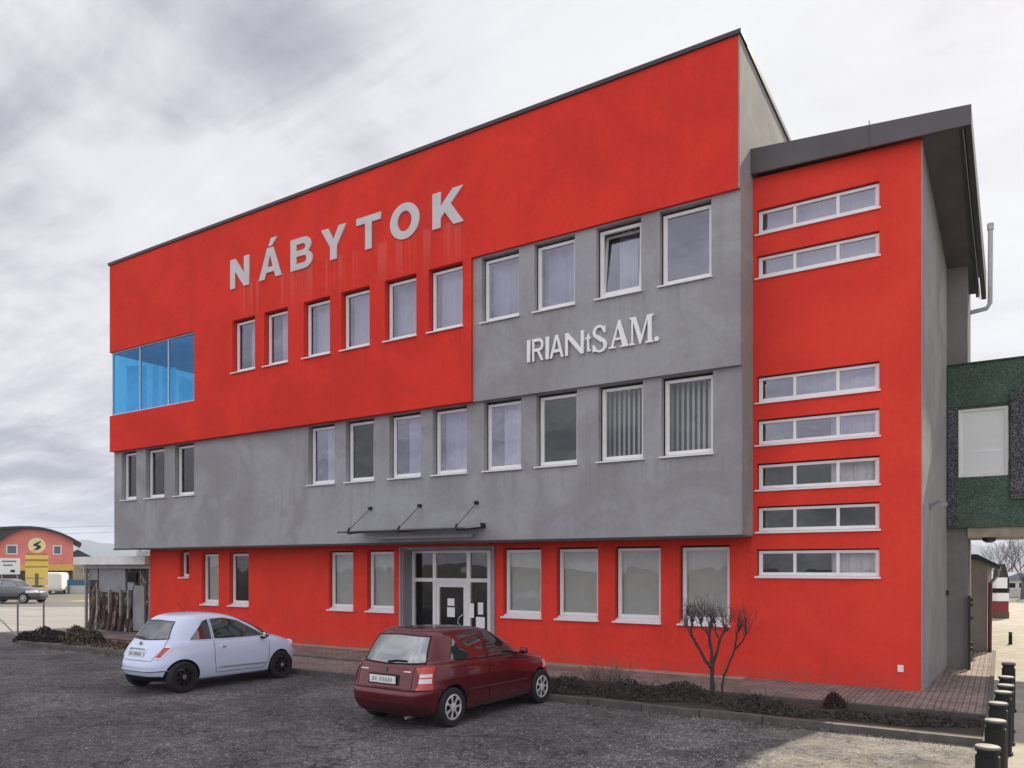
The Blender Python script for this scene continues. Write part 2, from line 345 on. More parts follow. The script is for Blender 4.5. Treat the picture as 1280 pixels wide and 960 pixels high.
def thing(name, label, cat, loc=(0,0,0), group=None, rot=0, local=False):
    o = bpy.data.objects.new(name, None); C.objects.link(o); o.location = loc; o.rotation_euler = (0,0,rot); o.empty_display_size = .3
    if not local: EM[o.name] = Matrix.Translation(loc) @ Matrix.Rotation(rot, 4, 'Z')
    return tag(o, label, cat, group)
def panel(mb, x0, x1, z0, z1, y, holes, th=.25, depth=None):
    """wall slab facing -Y with rectangular openings; returns nothing, fills mb"""
    xs = sorted({x0, x1, *[min(max(h[i], x0), x1) for h in holes for i in (0, 1)]}); zs = sorted({z0, z1, *[min(max(h[i], z0), z1) for h in holes for i in (2, 3)]})
    inh = lambda i, j: any(h[0]-1e-6 <= xs[i] and xs[i+1] <= h[1]+1e-6 and h[2]-1e-6 <= zs[j] and zs[j+1] <= h[3]+1e-6 for h in holes)
    solid = {(i, j) for i in range(len(xs)-1) for j in range(len(zs)-1) if not inh(i, j)}
    Y1 = y+th
    for (i, j) in solid:
        a, b, c, d = xs[i], xs[i+1], zs[j], zs[j+1]
        mb.quad((a,y,c),(b,y,c),(b,y,d),(a,y,d)); mb.quad((a,Y1,c),(a,Y1,d),(b,Y1,d),(b,Y1,c))
        if (i-1, j) not in solid: mb.quad((a,y,c),(a,y,d),(a,Y1,d),(a,Y1,c))
        if (i+1, j) not in solid: mb.quad((b,y,c),(b,Y1,c),(b,Y1,d),(b,y,d))
        if (i, j-1) not in solid: mb.quad((a,y,c),(a,Y1,c),(b,Y1,c),(b,y,c))
        if (i, j+1) not in solid: mb.quad((a,y,d),(b,y,d),(b,Y1,d),(a,Y1,d))
def struct(mb, name, mat, **k): return tag(mb.build(name, mat, **k), kind='structure')
def W(u, v, d):      # a point of the place d metres deep along the view axis
    a, b = (u-640)/967, (709-v)/967; s, c = math.sin(R(32.345)), math.cos(R(32.345))
    return Vector((CX + d*(a*c - s), CY + d*(a*s + c), CZ + d*b))

# ------------------------------------------------------------------ ground
def sheet(name, pts, z, mat, kind='structure'):
    mb = MB(); mb.add([(x, y, z) for x, y in pts], [tuple(range(len(pts)))]); return tag(mb.build(name, mat, fix=False), kind=kind)
sheet('ground', [(-4500,-1500),(3000,-1500),(3000,5500),(-4500,5500)], -.004, MT['land'])
sheet('earth_strip', [(-60,-4.35),(-25.2,-4.35),(-25.2,-1.4),(-24.6,8),(-60,8)], .0, MT['earth'])
sheet('parking_lot', [(-70,-60),(30,-60),(30,-3.9),(1.12,-3.9),(1.12,-4.42),(-25.2,-4.42),(-70,-4.9)], .004, MT['asphalt'])
sheet('yard', [(-27.8,-2.6),(-24.6,9.2),(-47.3,9.6),(-55.4,4.7),(-62,-2.6)], .004, MT['yard'])
sheet('road', [(-28,19.4),(-48.5,7.3),(-80,-12),(-88,-9),(-53.5,12.2),(-33,24.5)], .008, MT['road'])
sheet('verge', [(-33,24.6),(-53.8,12.3),(-57.5,17.5),(-37,30)], .01, MT['grass'])
# pavement round the wing and along the facade
sheet('pavement', [(-8.4,-2.2),(1.05,-2.2),(1.05,9.0),(-.0,9.0),(-.0,.0),(-24.6,0),(-24.6,-2.2)], .06, MT['pavers'])
sheet('entrance_pavement', [(-24.6,-4.30),(-8.5,-4.30),(-8.5,-2.32),(-24.6,-2.32)], .058, MT['pavers'])
sheet('side_path', [(1.128,-9),(14,-9),(14,45),(-1.5,45),(-1.5,14),(.85,8.9),(1.128,8.9)], .012, MT['dirt'])
mb = MB(); mb.box(-24.3, -3.3, -.32, .018, .0, .072); struct(mb, 'wall_foot_strip', MT['beige'])
mb = MB(); mb.box(-24.6, 1.05, -2.31, -2.2, -.05, .09); struct(mb, 'kerb', MT['kerb'])
mb = MB()
x = -24.6
while x < 1.0:
    w_ = min(.98, 1.05-x); dz = random.uniform(-.006, .006); mb.box(x+.006, x+w_, -4.42, -4.29, -.05, .115+dz); x += .99
struct(mb, 'parking_kerb', MT['kerb'])
mb = MB(); mb.box(1.05, 1.13, -4.4, 9.0, -.05, .085); struct(mb, 'kerb', MT['kerb'])
mb = MB(); mb.box(-8.48, 1.04, -4.28, -2.32, -.05, .045); struct(mb, 'planting_bed', MT['soil'])

# ------------------------------------------------------------------ the furniture store
B = thing('store_building', 'large red and grey three storey store with overhanging upper floors and NÁBYTOK lettering', 'building')
YL, YM, YR = -.80, -.90, -.98
XL, XR = -25.40, -3.16
Z1, Z2, Z3, Z4 = 3.06, 6.47, 9.99, 13.05
r3 = [(-18.72,-17.68),(-17.27,-16.25),(-15.6,-14.55),(-14.12,-13.07),(-12.53,-11.46),(-11.06,-9.99)]
r3g = [(-9.47,-8.40),(-7.98,-6.91),(-6.37,-5.30),(-4.88,-3.76)]
r2 = [(-24.94,-24.06),(-23.50,-22.45),(-21.88,-20.86)] + r3[2:] + r3g
gr = [(-21.60,-20.72),(-20.16,-19.21),(-15.62,-14.63),(-14.09,-13.08),(-9.45,-8.33),(-7.9,-6.78),(-6.35,-5.22),(-4.78,-3.66)]
mb = MB(); panel(mb, XL, XR-.03, Z1, Z2, YL, [(a,b,4.75,6.45) for a,b in r2], th=.19); mb.build('lower_grey_facade', MT['grey'], B)
mb = MB(); panel(mb, -9.73, XR-.03, Z2, Z3, YM, [(a,b,8.36,9.95) for a,b in r3g], th=.19); mb.build('upper_grey_facade', MT['grey'], B)
mb = MB(); blue_hole = (XL+.02, -20.6, 7.74, 9.97)
panel(mb, XL+.02, -9.731, Z2, Z3, YR, [(a,b,8.36,9.97) for a,b in r3]+[blue_hole], th=.20)
panel(mb, XL+.02, XR-.03, Z3+.0005, Z4, YR, [], th=.20); mb.build('red_facade', MT['red'], B)
mb = MB(); panel(mb, -24.54, -3.22, 0, Z1-.002, .02, [(a,b,1.14,2.88) for a,b in gr]+[(-22.81,-22.3,2.04,2.95),(-12.84,-9.72,-1,2.95)], th=.19)
mb.box(-24.54, -24.3, .211, 10, 0, Z1-.002); mb.build('ground_floor_wall', MT['red2'], B)
# right flank (grey, sloping parapet) with the front pieces stepping out
mb = MB(); mb.prism([(YL+.002,Z1),(10,Z1),(10,12.5),(YR+.002,Z4),(YR+.002,Z3),(YM+.002,Z3),(YM+.002,Z2),(YL+.002,Z2)], 'x', XR-.03, XR)
mb.box(XL+.02, XL+.3, 3.2, 10, Z1+.01, 12.9); mb.box(XL+.021, XL+.3, YR+.201, 3.2, Z1+.01, 7.74); mb.box(XL+.021, XL+.3, YR+.201, 3.2, 9.97, 12.9)
mb.box(XL+.3, XR-.04, 9.7, 10, 0, 12.5); mb.build('flank_wall', MT['side'], B)
mb = MB(); mb.box(XL+.02, XR-.03, YL+.02, 9.7, Z1-.03, Z1+.14); mb.build('overhang_soffit', simple('overhang_soffit_paint', (.22,.215,.22), .8), B)
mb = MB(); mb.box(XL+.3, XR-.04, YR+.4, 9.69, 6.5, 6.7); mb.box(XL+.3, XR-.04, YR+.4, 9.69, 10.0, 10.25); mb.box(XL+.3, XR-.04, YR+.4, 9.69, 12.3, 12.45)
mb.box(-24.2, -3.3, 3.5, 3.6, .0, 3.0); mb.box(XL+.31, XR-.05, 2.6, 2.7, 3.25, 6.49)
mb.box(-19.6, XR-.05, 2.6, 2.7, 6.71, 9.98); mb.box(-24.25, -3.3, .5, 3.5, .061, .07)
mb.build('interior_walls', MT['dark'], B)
# black parapet coping
mb = MB(); mb.box(XL-.02, XR+.04, YR-.05, YR+.42, Z4, Z4+.09)
mb.hexa([(XR-.3,YR+.42,Z4-.03),(XR+.04,YR+.42,Z4-.03),(XR+.04,10,12.47),(XR-.3,10,12.47)], [(XR-.3,YR+.42,Z4+.085),(XR+.04,YR+.42,Z4+.085),(XR+.04,10,12.59),(XR-.3,10,12.59)])
mb.box(XL-.02, XL+.3, YR+.42, 10, 12.9, Z4+.09); mb.build('parapet_coping', MT['coping'], B)
# black strip built in for the thin shadow line under the overhang
mb = MB(); mb.box(XL, XR+.006, YL-.03, YL+.05, Z1-.055, Z1-.001); mb.build('shadow_line', MT['coping'], B)

def frame_mb(mb, x0, x1, z0, z1, y, w=.07, d=.07, bars=(), rails=()):
    mb.box(x0, x1, y, y+d, z0, z0+w*1.15); mb.box(x0, x1, y, y+d, z1-w, z1)
    mb.box(x0, x0+w, y, y+d, z0+w*1.15, z1-w); mb.box(x1-w, x1, y, y+d, z0+w*1.15, z1-w)
    # glazing bead: a second, thinner step set back
    q = w+.018; mb.box(x0+w, x0+q, y+.02, y+d-.01, z0+w*1.15, z1-w); mb.box(x1-q, x1-w, y+.02, y+d-.01, z0+w*1.15, z1-w)
    for b in bars: mb.box(b-w*.55, b+w*.55, y+.003, y+d-.003, z0+w*1.15, z1-w)
    for r_ in rails: mb.box(x0+w, x1-w, y+.003, y+d-.003, r_-w*.5, r_+w*.5)
def curtain_mb(x0, x1, z0, z1, y, amp=.038, per=.15):
    mb = MB(); n = max(8, int((x1-x0)/.016)); ph = random.uniform(0, 6)
    ys = [y + amp*math.sin(2*math.pi*(i*(x1-x0)/n)/per+ph)*(.6+.4*math.sin(i*.37+ph)) for i in range(n+1)]
    vs = [(x0+(x1-x0)*i/n, ys[i], z) for z in (z0, z1) for i in range(n+1)]
    mb.add(vs, [(i, i+1, n+2+i, n+1+i) for i in range(n)]); return mb
def window(parent, x0, x1, z0, z1, y, rec=.13, kind='curtain', glass='glass', bars=(), sill=.06, sillh=.045, fw=.068, rails=(), name='window'):
    yf = y+rec; mb = MB(); sl = min(.034, (z1-z0)*.045)
    lift = sillh if sill else 0
    frame_mb(mb, x0+sl, x1-.006, z0+lift, z1-sl, yf, w=fw, bars=bars, rails=rails); f = mb.build(name, MT['frame'], parent)
    q_ = MB(); q_.box(x0+.001, x0+sl-.001, yf+.012, yf+.06, z0+lift, z1-.001); q_.box(x0+sl, x1-.001, yf+.012, yf+.06, z1-sl+.001, z1-.001); q_.box(x1-.005, x1-.001, yf+.012, yf+.06, z0+lift, z1-sl); q_.build('reveal_shade', MT['under'], f)  # black strips beside and above the frame stand in for the shaded reveal
    if sill:
        s = MB(); s.hexa([(x0-.05,y-sill,z0-.028),(x1+.004,y-sill,z0-.028),(x1+.004,yf-.001,z0+.003),(x0-.05,yf-.001,z0+.003)] if False else
                         [(x0-.04,y-sill,z0-.026),(x1+.03,y-sill,z0-.026),(x1+.03,y-.002,z0-.022),(x0-.04,y-.002,z0-.022)],
                         [(x0-.04,y-sill,z0+.004),(x1+.03,y-sill,z0+.004),(x1+.03,y-.002,z0+.012),(x0-.04,y-.002,z0+.012)])
        s.hexa([(x0+.002,y-.002,z0+.001),(x1-.002,y-.002,z0+.001),(x1-.002,yf+.02,z0+.001),(x0+.002,yf+.02,z0+.001)], [(x0+.002,y-.002,z0+.012),(x1-.002,y-.002,z0+.012),(x1-.002,yf+.02,z0+sillh-.002),(x0+.002,yf+.02,z0+sillh-.002)])
        s.build('sill', MT['sill'], f)
    g = MB(); yy = yf+.035; q = fw*.8
    if kind == 'tilted':
        # inner sash tipped inwards at the top
        t_ = .16; sx0, sx1, sz0, sz1 = x0+.075, x1-.075, z0+lift+.08, z1-.075
        def pt(x_, z_, o=0): k = (z_-sz0)/(sz1-sz0); return (x_, yf+.05+k*t_+o, z_)
        sm = MB()
        for a, b, c, d in ((sx0,sx1,sz0,sz0+.06),(sx0,sx1,sz1-.06,sz1),(sx0,sx0+.06,sz0+.06,sz1-.06),(sx1-.06,sx1,sz0+.06,sz1-.06)):
            sm.hexa([pt(a,c),pt(b,c),pt(b,c,.05),pt(a,c,.05)], [pt(a,d),pt(b,d),pt(b,d,.05),pt(a,d,.05)])
        sm.build('sash', MT['frame'], f)
        g.quad(pt(sx0+.06,sz0+.06,.025), pt(sx1-.06,sz0+.06,.025), pt(sx1-.06,sz1-.06,.025), pt(sx0+.06,sz1-.06,.025))
    else: g.quad((x0+q,yy,z0+lift+q), (x1-q,yy,z0+lift+q), (x1-q,yy,z1-q), (x0+q,yy,z1-q))
    g.build('pane', MT[glass], f, fix=False)
    yc = yf+.30; e = .03
    if kind == 'curtain': curtain_mb(x0+.06, x1+.1, z0-.05, z1+.05, yc).build('curtain', MT['curtain'], f, smooth=60)
    elif kind == 'half': curtain_mb(x0+(x1-x0)*.60, x1+.3, z0-.05, z1+.05, yc).build('curtain', MT['curtain'], f, smooth=60)
    elif kind == 'right': curtain_mb(x0+(x1-x0)*.30, x1+.3, z0-.05, z1+.05, yc).build('curtain', MT['curtain'], f, smooth=60)
    elif kind == 'tilted': curtain_mb(x0+.3, x0+.75, z0-.05, z1+.05, yc+.15).build('curtain', MT['curtain'], f, smooth=60)
    elif kind == 'vblind':
        b = MB(); xx = x0+.04
        while xx < x1+.2:
            b.quad((xx,yc+.03,z0-.04),(xx+.075,yc-.02,z0-.04),(xx+.075,yc-.02,z1),(xx,yc+.03,z1)); xx += .118
        b.build('vertical_blind', MT['vblind'], f, fix=False)
    elif kind == 'blind':
        b = MB(); zz = z0+lift+.02
        while zz < z1:
            b.quad((x0+.10,yf+.10,zz),(x1-e,yf+.10,zz),(x1-e,yf+.115,zz+.022),(x0+.10,yf+.115,zz+.022)); zz += .025
        b.build('blind', MT['blind'], f, fix=False)
    return f
k3 = ['right','right','curtain','curtain','curtain','curtain']
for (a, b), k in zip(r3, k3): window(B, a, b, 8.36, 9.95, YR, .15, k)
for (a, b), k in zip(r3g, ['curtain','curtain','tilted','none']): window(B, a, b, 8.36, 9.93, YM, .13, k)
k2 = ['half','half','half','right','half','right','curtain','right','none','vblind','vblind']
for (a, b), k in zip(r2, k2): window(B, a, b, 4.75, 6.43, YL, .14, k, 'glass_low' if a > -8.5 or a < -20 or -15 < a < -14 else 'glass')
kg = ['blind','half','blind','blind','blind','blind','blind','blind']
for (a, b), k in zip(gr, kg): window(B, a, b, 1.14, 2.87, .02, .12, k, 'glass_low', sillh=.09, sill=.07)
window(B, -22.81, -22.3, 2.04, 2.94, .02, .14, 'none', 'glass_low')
# blue corner glazing, wrapping round the left corner
mb = MB(); yb = YR+.06; xb = XL+.07
for x_ in (-23.66, -22.06): mb.box(x_-.022, x_+.022, yb, yb+.06, 7.79, 9.93)
mb.box(xb, -20.6, yb, yb+.06, 7.742, 7.79); mb.box(xb, -20.6, yb, yb+.06, 9.93, 9.968); mb.box(-20.64, -20.602, yb, yb+.06, 7.79, 9.93); mb.box(xb, xb+.05, yb, yb+.06, 7.79, 9.93)
mb.box(xb, xb+.06, yb+.06, 3.2, 7.742, 7.79); mb.box(xb, xb+.06, yb+.06, 3.2, 9.93, 9.968); mb.box(xb, xb+.06, 1.1, 1.14, 7.79, 9.93)
cw = mb.build('corner_window', simple('pale_blue_mullions', (.45,.62,.75), .4), B)
g = MB(); g.quad((xb+.02,yb+.03,7.77),(-20.62,yb+.03,7.77),(-20.62,yb+.03,9.95),(xb+.02,yb+.03,9.95)); g.build('pane', MT['blue'], cw, fix=False)
g = MB(); g.quad((xb+.03,yb+.04,7.77),(xb+.03,yb+.04,9.95),(xb+.03,3.19,9.95),(xb+.03,3.19,7.77)); g.build('pane', MT['blue'], cw, fix=False)
# rooms behind the blue glass: pale blue roller blinds at different heights
bl = simple('pale_blue_blind', (.50, .86, .92), .8)
g = MB(); g.quad((-24.95,yb+.30,7.79),(-23.75,yb+.30,7.79),(-23.75,yb+.30,9.35),(-24.95,yb+.30,9.55))
g.quad((-23.4,yb+.30,7.79),(-23.05,yb+.30,7.79),(-23.05,yb+.30,9.3),(-23.4,yb+.30,9.3)); g.quad((-22.8,yb+.28,7.79),(-22.1,yb+.28,7.79),(-22.1,yb+.28,9.1),(-22.8,yb+.28,9.1))
g.quad((-21.9,yb+.3,7.79),(-21.2,yb+.3,7.79),(-21.2,yb+.3,8.5),(-21.9,yb+.3,8.8)); g.build('blind', bl, cw, fix=False)
# entrance: grey reveal, white glazed screen with door
mb = MB(); mb.box(-12.838,-12.75,.021,.47,.06,2.95); mb.box(-9.81,-9.722,.021,.47,.06,2.95); mb.box(-12.75,-9.81,.021,.47,2.87,2.95)
mb.box(-12.86,-12.80,-.03,.019,.06,2.95); mb.box(-9.78,-9.69,-.03,.019,.06,2.95)
mb.build('entrance_surround', MT['grey'], B)
ye = .40; mb = MB()
mb.box(-12.749,-12.66,ye,ye+.08,.06,2.86); mb.box(-10.19,-10.09,ye,ye+.08,.06,2.86); mb.box(-12.66,-10.19,ye,ye+.08,2.79,2.86)
mb.box(-12.01,-11.90,ye,ye+.08,.06,2.79); mb.box(-10.86,-10.74,ye,ye+.08,.06,2.79)
mb.box(-12.66,-12.01,ye+.002,ye+.078,2.0,2.10); mb.box(-10.74,-10.19,ye+.002,ye+.078,2.0,2.10); mb.box(-11.90,-10.86,ye+.002,ye+.078,1.98,2.10)
mb.box(-12.66,-12.01,ye+.002,ye+.078,.06,.2); mb.box(-10.74,-10.19,ye+.002,ye+.078,.06,.2)
es = mb.build('entrance_screen', MT['frame'], B)
mb = MB(); mb.box(-10.089,-9.811,ye+.01,ye+.07,.06,2.869); mb.build('side_infill', MT['side'], B)
g = MB()
for a, b, c, d in ((-12.66,-12.01,.2,2.0),(-12.66,-12.01,2.1,2.79),(-11.9,-10.86,2.1,2.79),(-10.74,-10.19,.2,2.0),(-10.74,-10.19,2.1,2.79)):
    g.quad((a,ye+.04,c),(b,ye+.04,c),(b,ye+.04,d),(a,ye+.04,d))
g.build('pane', MT['glass_low'], es, fix=False)
mb = MB(); mb.box(-11.89,-11.79,ye+.01,ye+.07,.07,1.975); mb.box(-10.97,-10.87,ye+.01,ye+.07,.07,1.975); mb.box(-11.79,-10.97,ye+.01,ye+.07,1.86,1.975); mb.box(-11.79,-10.97,ye+.01,ye+.07,.07,.25)
dr = mb.build('entrance_door', MT['frame'], B)
g = MB(); g.quad((-11.79,ye+.04,.25),(-10.97,ye+.04,.25),(-10.97,ye+.04,1.86),(-11.79,ye+.04,1.86)); g.build('pane', MT['glass_low'], dr, fix=False)
g = MB(); g.tube([(-11.0,ye+.005,.75),(-11.12,ye-.05,.92),(-11.06,ye-.06,1.06),(-10.95,ye+.0,1.14)], .018); g.build('handle', MT['pipe'], dr, smooth=60)
def paper(px0, px1, py0, py1, yy, par, m='white'):
    def q(u, v):
        d = W(u, v, 1)-cam.location; s_ = (yy-CY)/d.y; return cam.location + d*s_
    a, b, c, d = q(px0,py1), q(px1,py1), q(px1,py0), q(px0,py0); mm = MB()
    mm.box(a.x, b.x, yy-.003, yy, a.z, d.z); mm.build('notice_paper', MT[m], par)
paper(559,568.5,759,771,ye+.03,dr); paper(559.5,568,748,757,ye+.03,dr)
paper(587,592.5,754,772,ye-.004,es); paper(597.5,604,753,768,ye+.03,es); paper(595,606,771,785,ye+.028,es)
# canopy over the entrance
TRL0, tt0, bb0 = newmat('frosted_canopy_glass'); setc(bb0, (.60,.62,.63), .3)
tn0 = N(tt0, 'ShaderNodeBsdfTranslucent'); tn0.inputs[0].default_value = (.8,.82,.83,1); mx0 = N(tt0, 'ShaderNodeMixShader'); mx0.inputs[0].default_value = .7
tt0.links.new(bb0.outputs[0], mx0.inputs[1]); tt0.links.new(tn0.outputs[0], mx0.inputs[2]); tt0.links.new(mx0.outputs[0], tt0.nodes['Material Output'].inputs[0])
cn = MB(); cn.hexa([(-13.5,-1.66,3.315),(-9.45,-1.66,3.315),(-9.45,YL-.01,3.40),(-13.5,YL-.01,3.40)], [(-13.5,-1.66,3.33),(-9.45,-1.66,3.33),(-9.45,YL-.01,3.415),(-13.5,YL-.01,3.415)])
cn = cn.build('entrance_canopy', TRL0, B)
mb = MB(); mb.box(-13.55,-9.43,-1.70,-1.661,3.30,3.335); mb.box(-13.5,-9.5,YL-.06,YL-.012,3.36,3.39)
for x_ in (-13.2,-11.5,-9.7): mb.hexa([(x_-.03,-1.66,3.26),(x_+.03,-1.66,3.26),(x_+.03,YL-.06,3.34),(x_-.03,YL-.06,3.34)], [(x_-.03,-1.66,3.312),(x_+.03,-1.66,3.312),(x_+.03,YL-.06,3.396),(x_-.03,YL-.06,3.396)])
mb.box(-9.449,-9.42,-1.0,YL-.012,3.36,3.48)
mb.build('canopy_frame', MT['black'], cn)
mb = MB(); mb.box(-12.9,-9.7,YL-.16,YL-.07,3.14,3.22); mb.build('canopy_gutter', MT['steel'], cn)
for x_ in (-13.18,-11.47,-9.68):
    mb = MB(); mb.tube([(x_,YL-.03,3.99),(x_-.03,-1.64,3.36)], .016, 6); rd = mb.build('tie_rod', MT['steel'], cn)
    mb = MB(); mb.lathe([(.02,-.12),(.045,-.08),(.055,-.001)], (x_,YL,3.99), 'y', 12); mb.tube([(x_-.03,-1.64,3.33),(x_-.03,-1.60,3.44)], [.04,.02], 8); mb.build('anchor', MT['black'], rd)
# ---- stair wing
wx = [(-3.08,-.74)]
wz = [(9.37,9.90),(8.45,8.93),(5.84,6.40),(4.95,5.49),(4.01,4.57),(3.13,3.67),(2.20,2.77)]
mb = MB(); panel(mb, -3.22, 0, 0, 10.5, 0, [(-3.08,-.74,a,b) for a,b in wz], th=.15)
mb.v = [(x_, y_, z_ + (.08*(-x_)/3.2 if z_ > 10.4 else 0)) for x_, y_, z_ in mb.v]
mb.build('wing_front_wall', MT['red2'], B)
for a, b in wz: window(B, -3.08, -.74, a, b-.004, 0, .07, 'curtain' if a > 8 else {4:'half',2:'half',5:'right'}.get(int(a),'none'), 'glass' if a > 4.5 else 'glass_low', bars=(-2.33,-1.5), sill=.045, sillh=.03, fw=.055)  # partial curtains in the lower strips added for the brighter reflections there
mb = MB(); mb.prism([(-.001,0),(4.15,0),(4.15,9.4),(-.001,10.45)], 'x', -.02, .0)
mb.v = [(x_ + (.045*y_ if x_ > -.01 else 0)+.001, y_, z_) for x_, y_, z_ in mb.v]
mb.build('wing_side_wall', MT['side'], B)
mb = MB(); mb.box(-.2,.60,4.151,6.2,0,9.35); mb.build('pier', MT['pier'], B)
mb = MB(); mb.box(-3.1,-.3,4.0,4.1,0,9.3); mb.box(-3.2,-.25,.26,4.1,10.0,10.05); mb.box(-3.1,-.3,2.2,2.3,0,9.9); mb.build('stair_walls', MT['dark'], B)
# wing roof
rf = MB()
top = [(-3.28,-.16,11.10),(.76,-.16,10.76),(.92,5.3,9.46),(-3.28,5.3,9.7)]
rf.hexa([(x_,y_,z_-.09) for x_,y_,z_ in top], top)
ro = rf.build('wing_roof', simple('roof_sheet', (.10,.085,.09), .5), B)
mb = MB(); mb.hexa([(-3.28,-.19,10.60),(.80,-.19,10.43),(.80,-.12,10.43),(-3.28,-.12,10.60)], [(-3.28,-.19,11.13),(.80,-.19,10.79),(.80,-.12,10.79),(-3.28,-.12,11.13)])
mb.box(-.9,-.885,-.199,-.191,10.5,10.93+.08)
mb.build('front_fascia', MT['fascia'], ro)
mb = MB(); mb.hexa([(.70,-.12,10.40),(.80,-.12,10.40),(.95,5.35,8.85),(.85,5.35,8.85)], [(.70,-.12,10.77),(.80,-.12,10.77),(.95,5.35,9.50),(.85,5.35,9.50)])
mb.hexa([(.60,-.10,10.44),(.66,-.10,10.44),(.80,5.35,8.92),(.74,5.35,8.92)], [(.60,-.10,10.60),(.66,-.10,10.60),(.80,5.35,9.1),(.74,5.35,9.1)])
mb.build('side_fascia', simple('dark_side_fascia', (.045,.038,.040), .6), ro)
mb = MB(); mb.hexa([(.663,-.10,10.40),(.675,-.10,10.40),(.83,5.35,8.86),(.815,5.35,8.86)], [(.663,-.10,10.425),(.675,-.10,10.425),(.83,5.35,8.9),(.815,5.35,8.9)]); mb.build('drip_strip', MT['pipe'], ro)
mb = MB(); mb.hexa([(-.0,-.12,10.475),(.60,-.12,10.46),(.75,5.3,9.0),(-.0,5.3,9.05)], [(-.0,-.12,10.52),(.60,-.12,10.50),(.75,5.3,9.04),(-.0,5.3,9.09)]); mb.build('soffit', MT['soffit'], ro)
mb = MB(); mb.tube([(.45,5.9,8.72),(.95,5.9,8.78),(1.02,5.9,8.9),(1.03,5.9,10.75)], [.055]*4, 12); mb.tube([(1.03,5.9,10.7),(1.03,5.9,10.85)], .075, 12)
mb.build('vent_pipe', MT['pipe'], B, smooth=50)
mb = MB(); mb.box(-.42,-.32,-.02,-.001,.40,.53); mb.build('junction_box', MT['white'], B)
mb = MB(); mb.box(.06,.10,1.0,1.06,3.55,3.68); mb.tube([(.05,1.03,3.6),(.22,1.0,3.72),(.30,1.0,3.68)], .02, 6); mb.box(.24,.36,.93,1.07,3.60,3.68); mb.build('wall_lamp', MT['steel'], B)
mb = MB(); mb.box(.18,.24,3.9,4.0,1.75,1.87); mb.build('camera_box', MT['black'], B)
mb = MB(); mb.tube([(.64,4.5,3.0),(.64,4.5,1.7)], .02, 8); mb.build('conduit', MT['pipe'], B)
mb = MB(); mb.tube([(.012,.07,.0),(.012,.07,.42)], .016, 6); mb.build('earthing_rod', MT['pipe'], B)

# ---- fixed lettering
def glyph(name, outlines, mat, parent, y, th, x, z, s_x, s_z):
    """2D curve with holes, extruded, placed on a wall facing -Y (outlines in unit space)"""
    cu = bpy.data.curves.new(name, 'CURVE'); cu.dimensions = '2D'; cu.fill_mode = 'BOTH'; cu.extrude = th/2
    for pts in outlines:
        sp = cu.splines.new('POLY'); sp.points.add(len(pts)-1); sp.use_cyclic_u = True
        for p, q in zip(sp.points, pts): p.co = (q[0]*s_x, q[1]*s_z, 0, 1)
    tmp = bpy.data.objects.new('tmp', cu); C.objects.link(tmp)
    me = bpy.data.meshes.new_from_object(tmp.evaluated_get(bpy.context.evaluated_depsgraph_get())); bpy.data.objects.remove(tmp)
    me.transform(Matrix.Translation((x, y-th/2, z)) @ Matrix.Rotation(R(90), 4, 'X')); me.materials.clear(); me.materials.append(mat); me.name = name
    o = bpy.data.objects.new(name, me); C.objects.link(o); attach(o, parent); return o
def arc(cx, cy, rx, ry, a0, a1, n=14): return [(cx+rx*math.cos(R(a0+(a1-a0)*i/n)), cy+ry*math.sin(R(a0+(a1-a0)*i/n))) for i in range(n+1)]
t = .27
G = {}
G['N'] = [[(0,0),(t,0),(t,.56),(.72,0),(1,0),(1,1),(1-t,1),(1-t,.44),(.28,1),(0,1)]]
G['A'] = [[(0,0),(.26,0),(.33,.2),(.67,.2),(.74,0),(1,0),(.63,1),(.37,1)], [(.385,.37),(.5,.75),(.615,.37)]]
G['A_acute'] = G['A'] + [[(.42,1.05),(.58,1.05),(.80,1.30),(.54,1.30)]]
G['B'] = [[(0,0)]+arc(.62,.28,.38,.28,-90,50)+[(.80,.53)]+arc(.58,.74,.36,.26,-35,90)+[(0,1)],
          [(t,.19)]+arc(.60,.305,.13,.115,-90,90)+[(t,.42)], [(t,.60)]+arc(.56,.70,.12,.10,-90,90)+[(t,.80)]]
G['Y'] = [[(.365,0),(.635,0),(.635,.40),(1,1),(.71,1),(.5,.62),(.29,1),(0,1),(.365,.40)]]
G['T'] = [[(.365,0),(.635,0),(.635,.79),(1,.79),(1,1),(0,1),(0,.79),(.365,.79)]]
G['O'] = [arc(.5,.5,.5,.52,0,360,36)[:-1], arc(.5,.5,.24,.29,0,360,28)[:-1]]
G['K'] = [[(0,0),(t,0),(t,.26),(.40,.40),(.68,0),(1,0),(.59,.60),(.98,1),(.65,1),(t,.60),(t,1),(0,1)]]
S1 = thing('store_sign', 'large pale capital letters NÁBYTOK on the red upper facade', 'sign', (-14.3, YR, 10.95))
for k, x0, x1 in (('N',-18.78,-17.90),('A_acute',-17.47,-16.47),('B',-16.10,-15.20),('Y',-14.86,-13.90),('T',-13.52,-12.64),('O',-12.32,-11.33),('K',-10.91,-9.93)):
    glyph('letter', G[k], MT['letter'], S1, YR-.002, .035, x0, 10.93, x1-x0, .90)
tt = .17
